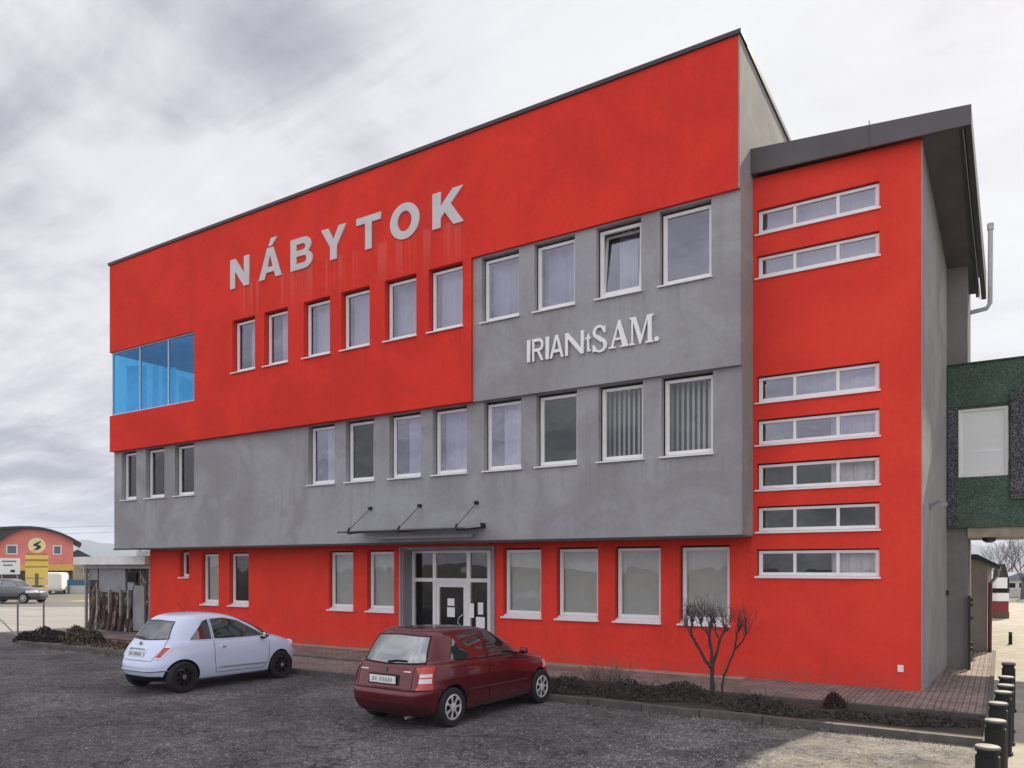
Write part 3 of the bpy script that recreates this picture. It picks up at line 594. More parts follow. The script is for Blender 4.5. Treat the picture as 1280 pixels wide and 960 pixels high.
H = dict(I=[[(0,0),(1,0),(1,1),(0,1)]],
 R=[[(0,0),(tt,0),(tt,.42),(.42,.42),(.78,0),(1,0),(.62,.44)]+arc(.60,.71,.36,.29,-60,90)+[(0,1)], [(tt,.55)]+arc(.58,.71,.2,.155,-90,90)+[(tt,.865)]],
 A=[[(0,0),(.17,0),(.27,.24),(.73,.24),(.83,0),(1,0),(.585,1),(.415,1)], [(.32,.37),(.5,.80),(.68,.37)]],
 N=[[(0,0),(.15,0),(.15,.72),(.84,0),(1,0),(1,1),(.85,1),(.85,.28),(.16,1),(0,1)]],
 t=[[(.35,0),(1,0),(1,.1),(.72,.1),(.72,.66),(1,.66),(1,.78),(.72,.78),(.72,1),(.35,.86),(.35,.78),(0,.74),(0,.66),(.35,.66)]],
 S=[[(.06,.30),(.06,.03),(.16,.06)]+arc(.52,.27,.42,.27,-100,60,14)+[(.40,.66)]+arc(.47,.77,.23,.15,250,60,10)+[(.78,.70),(.86,.70),(.84,.97),(.74,.93)]+arc(.46,.76,.40,.25,60,235,14)+[(.55,.38)]+arc(.50,.245,.24,.175,50,-130,10)+[(.15,.30)]],
 A2=[[(0,0),(.34,0),(.34,.05),(.22,.07),(.29,.28),(.60,.28),(.66,.07),(.56,.05),(.56,0),(1.0,0),(1.0,.05),(.92,.07),(.56,1),(.48,1),(.12,.07),(0,.05)], [(.33,.36),(.455,.72),(.575,.36)]],
 M=[[(0,0),(.26,0),(.26,.05),(.18,.08),(.20,.80),(.46,0),(.52,0),(.80,.82),(.80,.08),(.70,.05),(.70,0),(1.04,0),(1.04,.05),(.96,.08),(.96,.92),(1.04,.95),(1.04,1),(.78,1),(.54,.30),(.30,1),(.04,1),(.04,.95),(.12,.92),(.12,.08),(0,.05)]],
 dot=[arc(.5,.5,.5,.5,0,360,12)[:-1]])
S2 = thing('company_sign', 'small white raised lettering IRIANtSAM. on the grey upper facade', 'sign', (-6.5, YM, 7.3))
zb = 7.20
def ux(u):      # facade x of a picture column at the lettering height
    d = W(u, 430, 1)-cam.location; return CX + d.x*(YM-CY)/d.y
for k, u0, u1, h, dz in (('I',660.3,664,.52,0),('R',667,681,.52,0),('I',683.5,687.5,.52,0),('A',688.5,706,.52,0),('N',708,731,.52,0),('t',733,739.5,.42,.02),('S',741,761,.60,-.04),('A2',762,788,.60,0),('M',787,817,.60,0),('dot',819,825,.10,0)):
    glyph('letter', H[k], MT['white'], S2, YM-.012, .05, ux(u0), zb+dz, ux(u1)-ux(u0), h)

# ---- green footbridge
K = thing('footbridge', 'dark green pebble-dashed enclosed footbridge with a white window joining the stair wing', 'bridge', (3.5, 5.1, 0))
mb = MB(); panel(mb, .20, 6.5, 3.31, 7.04, 4.04, [(.42,1.39,4.46,6.02),(2.6,3.6,4.46,6.02)], th=.2); mb.box(.20,6.5,6.1,6.3,3.31,5.0)
mb.box(.62,6.5,6.1,6.3,6.02,7.04); mb.box(.62,6.5,4.24,6.1,3.31,3.45); mb.box(.62,6.5,4.24,6.1,6.9,7.04); mb.build('bridge_wall', MT['green'], K)
mb = MB(); mb.box(.205,.41,4.025,4.039,3.35,6.1); mb.box(1.43,1.95,3.97,4.039,3.92,6.30); mb.build('pebble_cladding', MT['pebble'], K)
mb = MB(); mb.box(.2,6.5,4.0,4.06,7.041,7.07); mb.box(.2,6.5,4.015,4.039,6.06,6.09); mb.build('bridge_flashing', MT['coping'], K)
mb = MB(); mb.box(.605,6.5,4.10,6.3,3.08,3.305); mb.build('bridge_beam', MT['beige'], K)
mb = MB(); mb.lathe([(.05,2.96),(.13,3.0),(.14,3.079)], (1.02,4.3,0), 'z', 16); mb.build('bridge_lamp', MT['black'], K)
TRL, tt_, bb_ = newmat('daylight_sheet'); setc(bb_, (.85,.86,.84), .8)
trn = N(tt_, 'ShaderNodeBsdfTranslucent'); trn.inputs[0].default_value = (.85,.86,.84,1); mxx = N(tt_, 'ShaderNodeMixShader'); mxx.inputs[0].default_value = .2
tt_.links.new(bb_.outputs[0], mxx.inputs[1]); tt_.links.new(trn.outputs[0], mxx.inputs[2]); tt_.links.new(mxx.outputs[0], tt_.nodes['Material Output'].inputs[0])
for a in (.42, 2.6):
    mb = MB(); frame_mb(mb, a+.003, a+.967, 4.463, 6.017, 4.07, w=.055); f = mb.build('window', MT['frame'], K)
    g = MB(); g.quad((a+.04,4.10,4.5),(a+.93,4.10,4.5),(a+.93,4.10,5.98),(a+.04,4.10,5.98)); g.build('pane', glassmat('clear_bridge_glass', (.98,.98,.98), .06, .4, (1,1,1)), f, fix=False)
    g = MB(); g.quad((a+.01,4.125,4.48),(a+.96,4.125,4.48),(a+.96,4.125,6.0),(a+.01,4.125,6.0)); g.build('blind', TRL, f, fix=False)  # white sheet added for the daylight showing through from the far window
    g = MB(); g.box(a+.3,a+.93,4.108,4.122,5.02,5.06); g.build('sheet_rail', MT['white'], f)
mb = MB(); mb.box(6.5,7.0,3.95,6.4,0,7.3); mb.build('bridge_support', MT['pier'], K)
# gate post with hinges
mb = MB(); mb.box(.605,.665,4.02,4.10,.06,1.75)
for z_ in (.5,.62,1.2,1.5,1.62): mb.box(.665,.71,4.03,4.09,z_,z_+.07)
tag(mb.build('gate_post', MT['black']), 'tall black steel gate post with hinges against the grey pier under the footbridge', 'gate post')
# low annex behind the bridge
A = thing('annex', 'low grey rendered annex with dark eaves and a red downpipe beyond the footbridge', 'building', (.0, 12, 0))
mb = MB(); mb.prism([(8.7,0),(20,0),(20,2.45),(8.7,2.62)], 'x', -5.0, .92); mb.build('annex_wall', plaster('annex_render', (.34,.32,.31), (.28,.265,.25), .35), A)
mb = MB(); mb.hexa([(-5.2,8.5,2.80),(.6,8.5,2.72),(1.18,8.5,2.45),(1.18,20.2,2.3)] if False else [(-5.2,8.45,2.62),(.7,8.45,2.64),(.7,20.2,2.46),(-5.2,20.2,2.46)], [(-5.2,8.45,2.72),(.7,8.45,2.76),(.7,20.2,2.58),(-5.2,20.2,2.58)])
mb.hexa([(.70,8.45,2.60),(1.22,8.45,2.36),(1.22,20.2,2.24),(.70,20.2,2.46)], [(.70,8.45,2.758),(1.24,8.45,2.44),(1.24,20.2,2.32),(.70,20.2,2.578)]); mb.build('annex_roof', MT['coping'], A)
mb = MB(); mb.tube([(1.16,8.6,2.36),(1.18,8.62,2.2),(1.0,8.66,1.95)], .045, 10); gp = mb.build('gutter_pipe', MT['steel'], A, smooth=50)
mb = MB(); mb.tube([(1.0,8.66,1.97),(.985,8.66,.5),(.985,8.66,.12)], [.05,.05,.05], 10); mb.build('downpipe', simple('dark_red_pipe', (.16,.018,.018), .5), A, smooth=50)
mb = MB(); mb.box(.93,1.03,8.6,8.72,.0,.16); mb.build('pipe_shoe', MT['black'], A)

# ------------------------------------------------------------------ bollards
def bollard(x, y, h=.82, r=.095, label='', band=False):
    t_ = thing('bollard', label, 'bollard', (x, y, 0), 'black bollards lining the side path')
    mb = MB(); mb.lathe([(r*1.15,0),(r*1.15,.05),(r,.06),(r,h-.09),(r*.86,h-.085),(r*.86,h-.05),(r*1.02,h-.045),(r*1.02,h-.022)], (x,y,0), 'z', 20); mb.build('post', MT['plastic'], t_, smooth=35)
    mb = MB(); mb.lathe([(r*1.06,h-.0215),(r*1.07,h-.008),(r*.98,h),(r*.5,h+.004)], (x,y,0), 'z', 20); mb.build('cap', MT['capgrey'], t_, smooth=35)
for (x_, y_, h_, lb) in ((1.16,-8.44,.82,'nearest black bollard with a pale cap at the bottom edge of the photo'),(1.21,-7.02,.82,'second nearest black bollard with a pale cap beside the light grit'),
        (1.23,-5.79,.82,'third nearest black bollard, just in front of the parking kerb'),(1.28,-4.8,.82,'fourth nearest black bollard, at the corner of the planting bed'),
        (1.31,-4.11,.82,'fifth nearest black bollard, beside the end of the planting bed'),(1.32,-3.17,.82,'sixth nearest black bollard, beside the paving edge'),
        (1.36,-1.28,.82,'black bollard level with the red wing corner, last of the close row')):
    bollard(x_, y_, h_, .096, lb)
bollard(1.49, 11.99, .40, .05, 'short thin far bollard standing alone on the sunlit path')

# ------------------------------------------------------------------ cars
def catmull(keys, sub=6):
    outk = []
    for i in range(len(keys)-1):
        p0, p1, p2, p3 = keys[max(i-1,0)], keys[i], keys[i+1], keys[min(i+2,len(keys)-1)]
        for k in range(sub):
            t_ = k/sub
            outk.append([.5*((2*b)+(-a+c)*t_+(2*a-5*b+4*c-d)*t_*t_+(-a+3*b-3*c+d)*t_**3) for a,b,c,d in zip(p0,p1,p2,p3)])
    outk.append(list(keys[-1])); return outk
class Car:
    def __init__(s, name, label, loc, ang, keys, axles, wr, paint, track, group=None, nose=.55):
        s.root = thing(name, label, 'car', loc, group, rot=ang, local=True)
        s.paint = paint; sl = catmull(keys); M_ = 72; s.bm = MB()
        vs = []
        for z, xr, xf, w_, n in sl:
            # the bonnet part of a slice is only as wide as the lower body; corners rounded in plan
            xc, a = (xr+xf)/2, (xf-xr)/2
            for k in range(M_):
                th = 2*math.pi*(k+.5)/M_; cx_, sy = math.cos(th), math.sin(th)
                ex = 2/(n if cx_ < 0 else min(n, 3.6)); X = math.copysign(abs(cx_)**ex, cx_); Yy = math.copysign(abs(sy)**ex, sy)
                tap = 1 - .10*max(0, X)**3 - .05*max(0, -X)**4
                vs.append((xc+a*X, w_*Yy*tap, z))
        fs = [(i*M_+k, i*M_+(k+1)%M_, (i+1)*M_+(k+1)%M_, (i+1)*M_+k) for i in range(len(sl)-1) for k in range(M_)]
        fs += [tuple(range(M_))[::-1], tuple(range(len(vs)-M_, len(vs)))]
        me = bpy.data.meshes.new('car_body'); me.from_pydata(vs, [], fs); me.materials.append(paint); me.materials.append(MT['under'])
        bm = bmesh.new(); bm.from_mesh(me); bmesh.ops.recalc_face_normals(bm, faces=bm.faces); bm.to_mesh(me)
        s.bvh = BVHTree.FromBMesh(bm); bm.free()
        o = bpy.data.objects.new('tmpbody', me); C.objects.link(o)
        cut = MB()
        for ax in axles:
            for sg in (-1, 1): cut.lathe([(wr+.045,.50),(wr+.045,1.2)], (ax,0,wr), 'y', 40, sgn=sg)
        co = cut.build('tmpcut', MT['under'])
        md = o.modifiers.new('b', 'BOOLEAN'); md.operation = 'DIFFERENCE'; md.solver = 'EXACT'; md.object = co
        try: md.material_mode = 'TRANSFER'
        except Exception: pass
        me2 = bpy.data.meshes.new_from_object(o.evaluated_get(bpy.context.evaluated_depsgraph_get()))
        bpy.data.objects.remove(o); bpy.data.objects.remove(co)
        me2.name = 'body'; me2.polygons.foreach_set('use_smooth', [True]*len(me2.polygons)); me2.set_sharp_from_angle(angle=R(38))
        b = bpy.data.objects.new('body', me2); C.objects.link(b); b.parent = s.root; s.body = b
        s.axles, s.wr, s.track = axles, wr, track
    def hit(s, side, a, b, off):
        if side == 'R': o, d = Vector((a,-3,b)), Vector((0,1,0))
        elif side == 'L': o, d = Vector((a,3,b)), Vector((0,-1,0))
        elif side == 'B': o, d = Vector((-2,a,b)), Vector((1,0,0))
        elif side == 'F': o, d = Vector((7,a,b)), Vector((-1,0,0))
        elif side == 'T': o, d = Vector((a,b,4)), Vector((0,0,-1))
        h = s.bvh.ray_cast(o, d)
        if h[0] is None: return None
        n = h[1]; n = n if n.dot(d) < 0 else -n
        return h[0]+n*off
    def patch(s, name, side, bottom, topl, mat, off=.006, nu=24, nv=10, parent=None, smooth=60, thick=.0):
        """ruled patch between two polylines given in the projection plane, wrapped on the body"""
        def samp(pl, t_):
            t_ *= len(pl)-1; i = min(int(t_), len(pl)-2); f = t_-i
            return (pl[i][0]*(1-f)+pl[i+1][0]*f, pl[i][1]*(1-f)+pl[i+1][1]*f)
        mb = MB(); vs = []; ok = []
        for j in range(nv+1):
            for i in range(nu+1):
                a, b = samp(bottom, i/nu), samp(topl, i/nu); t_ = j/nv
                p = s.hit(side, a[0]*(1-t_)+b[0]*t_, a[1]*(1-t_)+b[1]*t_, off)
                ok.append(p is not None); vs.append(p or Vector((0,0,.5)))
        fs = []
        for j in range(nv):
            for i in range(nu):
                q = (j*(nu+1)+i, j*(nu+1)+i+1, (j+1)*(nu+1)+i+1, (j+1)*(nu+1)+i)
                if all(ok[k] for k in q): fs.append(q)
        mb.add(vs, fs)
        if thick:      # skirt down to the body so that the part has an edge
            base = len(mb.v); rim = [i for i in range(nu+1)]+[j*(nu+1)+nu for j in range(1,nv+1)]+[nv*(nu+1)+i for i in range(nu-1,-1,-1)]+[j*(nu+1) for j in range(nv-1,0,-1)]
            if all(ok):
                d = {'R':(0,thick,0),'L':(0,-thick,0),'B':(thick,0,0),'F':(-thick,0,0),'T':(0,0,-thick)}[side]
                low = [Vector(mb.v[i])+Vector(d) for i in rim]; n_ = len(rim); mb.v += [tuple(p) for p in low]
                for k in range(n_): mb.f.append((rim[k], rim[(k+1)%n_], base+(k+1)%n_, base+k)); mb.m.append(0)
        o = mb.build(name, mat, parent or s.root, fix=False, smooth=smooth)
        return o
    def line(s, name, side, pts, r=.006, mat=None, off=.001, parent=None, sub=5):
        pl = []
        for (a, b) in zip(pts[:-1], pts[1:]):
            for k in range(sub):
                p = s.hit(side, a[0]+(b[0]-a[0])*k/sub, a[1]+(b[1]-a[1])*k/sub, off)
                if p: pl.append(p)
        p = s.hit(side, *pts[-1], off)
        if p: pl.append(p)
        mb = MB(); mb.tube(pl, r, 5); return mb.build(name, mat or MT['under'], parent or s.root)
    def wheels(s, style, rimmat, tw=.19):
        for ax in s.axles:
            for sg in (-1, 1):
                r = s.wr; c = (ax, sg*s.track, r); k = sg
                mb = MB(); h = tw/2
                mb.lathe([(r*.60,-h),(r*.93,-h),(r*.985,-h*.82),(r,-h*.5),(r,h*.5),(r*.985,h*.82),(r*.93,h),(r*.80,h+.006),(r*.66,h),(r*.645,h-.05)], c, 'y', 40, sgn=k, cap=False)
                wh = mb.build('wheel', MT['tyre'], s.root, smooth=35)
                mb = MB(); R_ = r*.655
                if style == 'trim':
                    mb.lathe([(R_,h-.03),(R_,h-.004),(R_*.90,h+.004),(R_*.86,h-.012)], c, 'y', 36, sgn=k, cap=False)
                    mb.lathe([(R_*.34,h-.02),(R_*.34,h+.006),(R_*.2,h+.014),(.01,h+.016)], c, 'y', 20, sgn=k)
                    for q in range(7):
                        a0 = 2*math.pi*q/7; n_ = 5
                        vs = []
                        for dy in (h-.02, h+.002):
                            for rr, hw in ((R_*.30,.20),(R_*.6,.12),(R_*.93,.20)):
                                for sg2 in (-1, 1):
                                    a = a0+sg2*hw*.9; vs.append((c[0]+rr*math.cos(a), c[1]+k*dy, c[2]+rr*math.sin(a)))
                        mb.add(vs, [(0,1,3,2),(2,3,5,4),(6,8,9,7),(8,10,11,9),(0,2,8,6),(2,4,10,8),(1,7,9,3),(3,9,11,5)])
                else:
                    mb.lathe([(R_,h-.03),(R_,h-.006),(R_*.92,h-.002),(R_*.88,h-.03)], c, 'y', 36, sgn=k, cap=False)
                    mb.lathe([(R_*.30,h-.04),(R_*.28,h-.012),(.01,h-.010)], c, 'y', 20, sgn=k)
                    for q in range(8):
                        a0 = 2*math.pi*q/8; vs = []
                        for dy in (h-.035, h-.012):
                            for rr, hw in ((R_*.22,.16),(R_*.93,.10)):
                                for sg2 in (-1, 1): a = a0+sg2*hw; vs.append((c[0]+rr*math.cos(a), c[1]+k*dy, c[2]+rr*math.sin(a)))
                        mb.add(vs, [(0,1,3,2),(4,6,7,5),(0,2,6,4),(1,5,7,3)])
                mb.build('rim', rimmat, wh, smooth=35)
                mb = MB(); mb.lathe([(R_*.97,h-.10),(R_*.97,h-.06),(.01,h-.06)], c, 'y', 24, sgn=k); mb.build('brake_disc', MT['under'], wh)
                if style != 'trim':
                    mb = MB(); mb.lathe([(.045,h-.010),(.042,h+.006),(.01,h+.006)], c, 'y', 16, sgn=k); mb.build('hub_cap', MT['chrome'], wh, smooth=40)
cg = simple('car_glass', (.012,.015,.016), .03, spec=1.0, var=.02); cg.node_tree.nodes['Principled BSDF'].inputs['IOR'].default_value = 1.9
cg_r = simple('car_rear_glass', (.035,.045,.05), .03, spec=1.0, var=.3, vs=3); cg_r.node_tree.nodes['Principled BSDF'].inputs['IOR'].default_value = 2.3
RW = lambda a: R(a)
def plate_marks(c, parent, x, y0, z, w_, h, dirx=(0,1)):
    mb = MB(); yy = -w_*.40
    for ch in 'AB 123CD':
        if ch == ' ': yy += .05; continue
        ww = .036; hh = h*.55
        mb.box(x-.004, x-.002, -yy-ww+.0, -yy-ww+.010, z-hh/2, z+hh/2); mb.box(x-.004, x-.002, -yy-.011, -yy-.003, z-hh/2, z+hh*.1)
        mb.box(x-.004, x-.002, -yy-ww+.0102, -yy-.0112, z+hh/2-.012, z+hh/2)
        yy += .052
    return mb.build('plate_characters', MT['ink'], parent)
# ---- dark red five-door hatchback
red_paint = carpaint('dark_red_paint', (.115, .005, .011), .25, .35, .12)
keysR = [(.19,.30,3.66,.70,6.0),(.22,.14,3.82,.775,6.5),(.34,.035,3.93,.805,7.),(.46,.0,3.95,.818,7.),(.55,.0,3.94,.824,7.),(.62,.035,3.91,.826,7.),(.66,.06,3.88,.826,7.),(.74,.075,3.78,.825,6.8),
 (.82,.09,3.55,.815,6.5),(.89,.115,3.22,.80,6.2),(.945,.15,2.98,.775,6),(.985,.18,2.86,.745,4.8),(1.10,.245,2.68,.715,4.8),(1.22,.325,2.44,.672,4.8),(1.33,.405,2.18,.625,4.8),(1.395,.465,1.98,.585,4.4),(1.425,.52,1.80,.545,4.0),(1.445,.68,1.60,.46,3.4),(1.453,.95,1.35,.25,2.6)]
a = R(87.5); ux_, uy_ = math.cos(a), math.sin(a)
def place(rx, ry, ax, hw, ang):     # local point (ax,-hw) lands on (rx,ry)
    c_, s_ = math.cos(ang), math.sin(ang); return (rx - (ax*c_ + hw*s_), ry - (ax*s_ - hw*c_), .006)
carR = Car('parked_hatchback', 'dark red five door hatchback parked nose-in in front of the entrance', place(-5.72,-7.15,.72,.76,a), a, keysR, (.72,3.18), .298, red_paint, .715)
c = carR; rt = c.root
c.wheels('trim', MT['rim_silver'])
# side glass: rear door, front door, quarter
for sd_ in ('R','L'):
    c.patch('window', sd_, [(.74,1.00),(1.02,.985),(1.30,.98),(1.56,.975)], [(.90,1.325),(1.2,1.36),(1.4,1.372),(1.56,1.372)], cg, .005)
    c.patch('window', sd_, [(1.66,.975),(2.0,.965),(2.35,.955),(2.64,.95)], [(1.66,1.372),(1.85,1.36),(2.03,1.30),(2.20,1.23)], cg, .005)
    for (x0,x1) in ((.98,1.61),(1.62,2.66)):
        t0 = 1.36
        d_ = c.line('door_gap', sd_, [(x0 if x0>1 else .99,.98 if x0>1 else .97),(x0+(.0 if x0>1 else .08),.60),(x0+(.0 if x0>1 else .16),.30),(x1-.06,.285),(x1,.5),(x1,.94)], .005)
    for hx in (1.08, 1.72):
        h_ = c.line('door_handle', sd_, [(hx,.825),(hx+.14,.83)], .016, red_paint, .014, sub=4)
    c.line('waist_seal', sd_, [(.86,.985),(1.3,.968),(2.0,.952),(2.66,.935)], .008, MT['plastic'], .003)
    c.line('side_trim', sd_, [(1.06,.52),(2.75,.50)], .016, simple('dark_trim_paint', (.07,.008,.010), .5), .004, sub=24)
    c.line('sill_trim', sd_, [(1.08,.235),(2.82,.235)], .02, MT['plastic'], .0, sub=24)
    sg = -1 if sd_ == 'R' else 1
    mb = MB(); mb.lathe([(.012,-.07),(.05,-.055),(.062,0),(.055,.05),(.01,.06)], (2.46, sg*.90, 1.0), 'y', 14); mb.box(2.44,2.50,min(sg*.74,sg*.84),max(sg*.74,sg*.84),.95,.98); mb.build('door_mirror', red_paint, rt, smooth=50)
    # tail lamp: wraps from the rear face
    a0 = sg
    y1, y2 = sg*.62, sg*.755
    tl = c.patch('tail_light', 'B', [(y1,.60),(y2,.60)], [(y1,.93),(sg*.725,.93)], MT['lamp_red'], .012, 10, 10, thick=.03)
    c.patch('reversing_lens', 'B', [(sg*.63,.70),(sg*.74,.70)], [(sg*.63,.765),(sg*.735,.765)], MT['lamp_clear'], .018, 8, 3, parent=tl)
    c.patch('indicator_lens', 'B', [(sg*.63,.785),(sg*.735,.785)], [(sg*.63,.83),(sg*.73,.83)], MT['lamp_clear'], .018, 8, 3, parent=tl)
    sdl = c.patch('tail_light', sd_, [(.12,.62),(.22,.62)], [(.17,.92),(.25,.92)], MT['lamp_red'], .010, 8, 8, parent=tl)
    c.patch('headlight', 'F', [(sg*.42,.62),(sg*.74,.62)], [(sg*.42,.76),(sg*.70,.74)], MT['lamp_clear'], .008, 8, 6)
rw_ = c.patch('rear_window', 'B', [(-.60,.985),(0,.965),(.60,.985)], [(-.515,1.34),(0,1.362),(.515,1.34)], cg_r, .006, 26, 12)
c.line('window_seal', 'B', [(-.61,.975),(0,.955),(.61,.975),(.525,1.35),(0,1.372),(-.525,1.35),(-.61,.975)], .012, MT['plastic'], .003, parent=rw_, sub=8)
c.line('rear_wiper', 'B', [(.0,.975),(-.16,1.0),(-.36,1.0)], .012, MT['plastic'], .02, parent=rw_)
c.patch('windscreen', 'F', [(-.64,1.0),(0,1.0),(.64,1.0)], [(-.52,1.33),(0,1.35),(.52,1.33)], cg, .005)
p_ = c.hit('B', 0, .70, .02); 
c.patch('plate_recess', 'B', [(-.31,.655),(.31,.655)], [(-.31,.81),(.31,.81)], MT['plastic'], .004, 10, 4)
mb = MB(); mb.box(p_.x-.012, p_.x, -.26, .26, .68, .79); pl = mb.build('number_plate', MT['plate'], rt); plate_marks(c, pl, p_.x-.012, 0, .735, .52, .11)
c.line('tailgate_gap', 'B', [(-.54,.96),(-.54,.62),(.54,.62),(.54,.96)], .005, sub=8)
b_ = c.hit('B', 0, .87, .01); mb = MB(); mb.lathe([(.045,-.01),(.045,.0),(.03,.006)], (b_.x,0,.875), 'x', 18); mb.build('badge', MT['chrome'], rt)
c.line('lettering_strip', 'B', [(.34,.86),(.50,.86)], .012, MT['chrome'], .002)
c.line('lettering_strip', 'B', [(-.50,.86),(-.38,.86)], .012, MT['chrome'], .002)
c.patch('bumper_valance', 'B', [(-.74,.215),(0,.21),(.74,.215)], [(-.78,.40),(0,.40),(.78,.40)], simple('dark_bumper', (.05,.006,.009), .45), .006, 24, 6)
c.line('bumper_crease', 'B', [(-.80,.60),(0,.605),(.80,.60)], .016, red_paint, .003, sub=12)
mb = MB(); mb.tube([(.5,-.45,.20),(.06,-.45,.20)], .025, 10); mb.build('exhaust', MT['steel'], rt)
mb = MB(); mb.tube([(1.0,0,1.44),(.80,0,1.66)], [.006,.003], 6); mb.build('aerial', MT['black'], rt)
# ---- pale blue three-door city car
blue_paint = carpaint('pale_blue_paint', (.64, .71, .90), .22, 0, .14)
keysF = [(.20,.28,3.30,.69,3.8),(.23,.13,3.42,.76,4.2),(.35,.03,3.53,.795,4.4),(.47,.0,3.55,.81,4.4),(.58,.015,3.54,.815,4.4),(.70,.055,3.48,.815,4.2),(.80,.10,3.36,.808,4.0),(.89,.15,3.12,.793,4.0),(.945,.19,2.92,.772,4.0),
 (.985,.225,2.78,.748,4.0),(1.08,.29,2.63,.712,4.0),(1.20,.385,2.40,.665,4.0),(1.31,.485,2.14,.612,3.8),(1.39,.58,1.92,.56,3.6),(1.445,.70,1.70,.485,3.2),(1.472,.85,1.52,.39,2.9),(1.487,1.02,1.34,.20,2.4)]
a2 = R(88)
carF = Car('parked_city_car', 'small rounded pale blue three door city car with black wheels parked at the left', place(-11.98,-7.33,.57,.74,a2), a2, keysF, (.57,2.87), .295, blue_paint, .70)
c = carF; rt = c.root
c.wheels('alloy', MT['rim_black'])
for sd_ in ('R','L'):
    sg = -1 if sd_ == 'R' else 1
    c.patch('window', sd_, [(.72,.985),(.95,.98),(1.18,.975)], [(.98,1.24),(1.06,1.325),(1.18,1.36)], cg, .005)
    c.patch('window', sd_, [(1.24,.975),(1.7,.965),(2.1,.96),(2.52,.955)], [(1.24,1.365),(1.55,1.37),(1.88,1.30),(2.12,1.17)], cg, .005)
    c.line('door_gap', sd_, [(1.21,1.36),(1.21,.98),(1.22,.60),(1.26,.31),(2.40,.30),(2.52,.45),(2.55,.94)], .005)
    c.line('door_handle', sd_, [(1.32,.80),(1.38,.825),(1.46,.80)], .013, MT['chrome'], .012, sub=4)
    c.line('window_trim', sd_, [(.74,.968),(1.3,.955),(2.0,.945),(2.54,.94)], .008, blue_paint, .004)
    c.line('side_trim', sd_, [(1.30,.42),(2.44,.40)], .020, simple('chrome_strip', (.5,.5,.5), .3, metal=.5), .004, sub=20)
    mb = MB(); mb.lathe([(.012,-.075),(.052,-.06),(.066,0),(.055,.045),(.01,.055)], (2.36, sg*.895, .985), 'y', 14); mb.build('door_mirror', MT['chrome'], rt, smooth=50)
    mb = MB(); mb.box(2.34,2.40,min(sg*.74,sg*.86),max(sg*.74,sg*.86),.90,.945); mb.box(2.32,2.335,sg*.90-.07,sg*.90+.07,.93,1.04); mb.build('mirror_mount', MT['plastic'], rt)
    tl = c.patch('tail_light', 'B', [(sg*.535,.68),(sg*.595,.68)], [(sg*.585,.865),(sg*.65,.855)], MT['lamp_red'], .014, 8, 10, thick=.04)
    c.line('lamp_surround', 'B', [(sg*.525,.67),(sg*.575,.875),(sg*.66,.865),(sg*.605,.67),(sg*.525,.67)], .010, MT['chrome'], .010, parent=tl, sub=4)
    mb = MB(); p_ = c.hit('F', sg*.52, .72, 0); mb.lathe([(.09,-.06),(.085,-.015),(.02,.0)], (p_.x,sg*.52,.72), 'x', 20); mb.build('headlight', MT['lamp_clear'], rt)
rw_ = c.patch('rear_window', 'B', [(-.55,1.03),(0,1.005),(.55,1.03)], [(-.43,1.325),(0,1.345),(.43,1.325)], cg, .006, 26, 12)
c.line('window_seal', 'B', [(-.56,1.02),(0,.995),(.56,1.02),(.44,1.335),(0,1.355),(-.44,1.335),(-.56,1.02)], .010, MT['plastic'], .003, parent=rw_, sub=8)
c.line('rear_wiper', 'B', [(.0,1.01),(.12,1.03),(.36,1.035)], .013, MT['plastic'], .015, parent=rw_)
c.patch('windscreen', 'F', [(-.60,1.0),(0,1.0),(.60,1.0)], [(-.48,1.30),(0,1.33),(.48,1.30)], cg, .005)
p_ = c.hit('B', 0, .74, .015)
mb = MB(); mb.box(p_.x-.012, p_.x, -.26, .26, .69, .80); pl = mb.build('number_plate', MT['plate'], rt); plate_marks(c, pl, p_.x-.012, 0, .745, .52, .11)
c.line('plate_handle', 'B', [(-.27,.80),(-.25,.83),(.25,.83),(.27,.80)], .014, MT['chrome'], .012, sub=6)
b_ = c.hit('B', 0, .92, .01); mb = MB(); mb.lathe([(.04,-.01),(.04,.0),(.025,.006)], (b_.x,0,.925), 'x', 18); mb.build('badge', MT['steel'], rt)
c.line('tailgate_gap', 'B', [(-.56,1.0),(-.58,.88),(-.48,.62),(.48,.62),(.58,.88),(.56,1.0)], .005, sub=8)
c.line('bumper_trim', 'B', [(-.76,.44),(-.5,.425),(0,.42),(.5,.425),(.76,.44)], .016, MT['chrome'], .006, sub=8)
c.patch('bumper_valance', 'B', [(-.66,.225),(0,.22),(.66,.225)], [(-.60,.33),(0,.33),(.60,.33)], MT['plastic'], .006, 20, 4)
mb = MB(); mb.tube([(1.1,0,1.48),(.90,0,1.70)], [.006,.003], 6); mb.build('aerial', MT['black'], rt)

# ------------------------------------------------------------------ plants
def branches(mb, p, d, ln, r, depth, spread=.5, up=.15, n=5, kids=(2,3), ratio=.74, wig=.12):
    pts = [p]; rr = [r]; q = Vector(p); d = d.normalized(); k = 4
    for i in range(k):
        d = (d + Vector((random.gauss(0,wig), random.gauss(0,wig), random.gauss(0,wig)+up*.3))).normalized()
        q = q + d*ln/k; pts.append(q.copy()); rr.append(r*(1-.42*(i+1)/k))
    mb.tube(pts, rr, n if r > .01 else 4, cap=False)
    if depth <= 0: return
    for j in range(random.randint(*kids)):
        t_ = random.uniform(.45, 1.0) if j else 1.0; b = pts[min(k, max(1, round(t_*k)))]
        nd = (d + Vector((random.gauss(0,spread), random.gauss(0,spread), random.gauss(0,spread*.6)+up))).normalized()
        branches(mb, b, nd, ln*ratio*random.uniform(.75,1.15), r*.58, depth-1, spread, up, n, kids, ratio, wig)
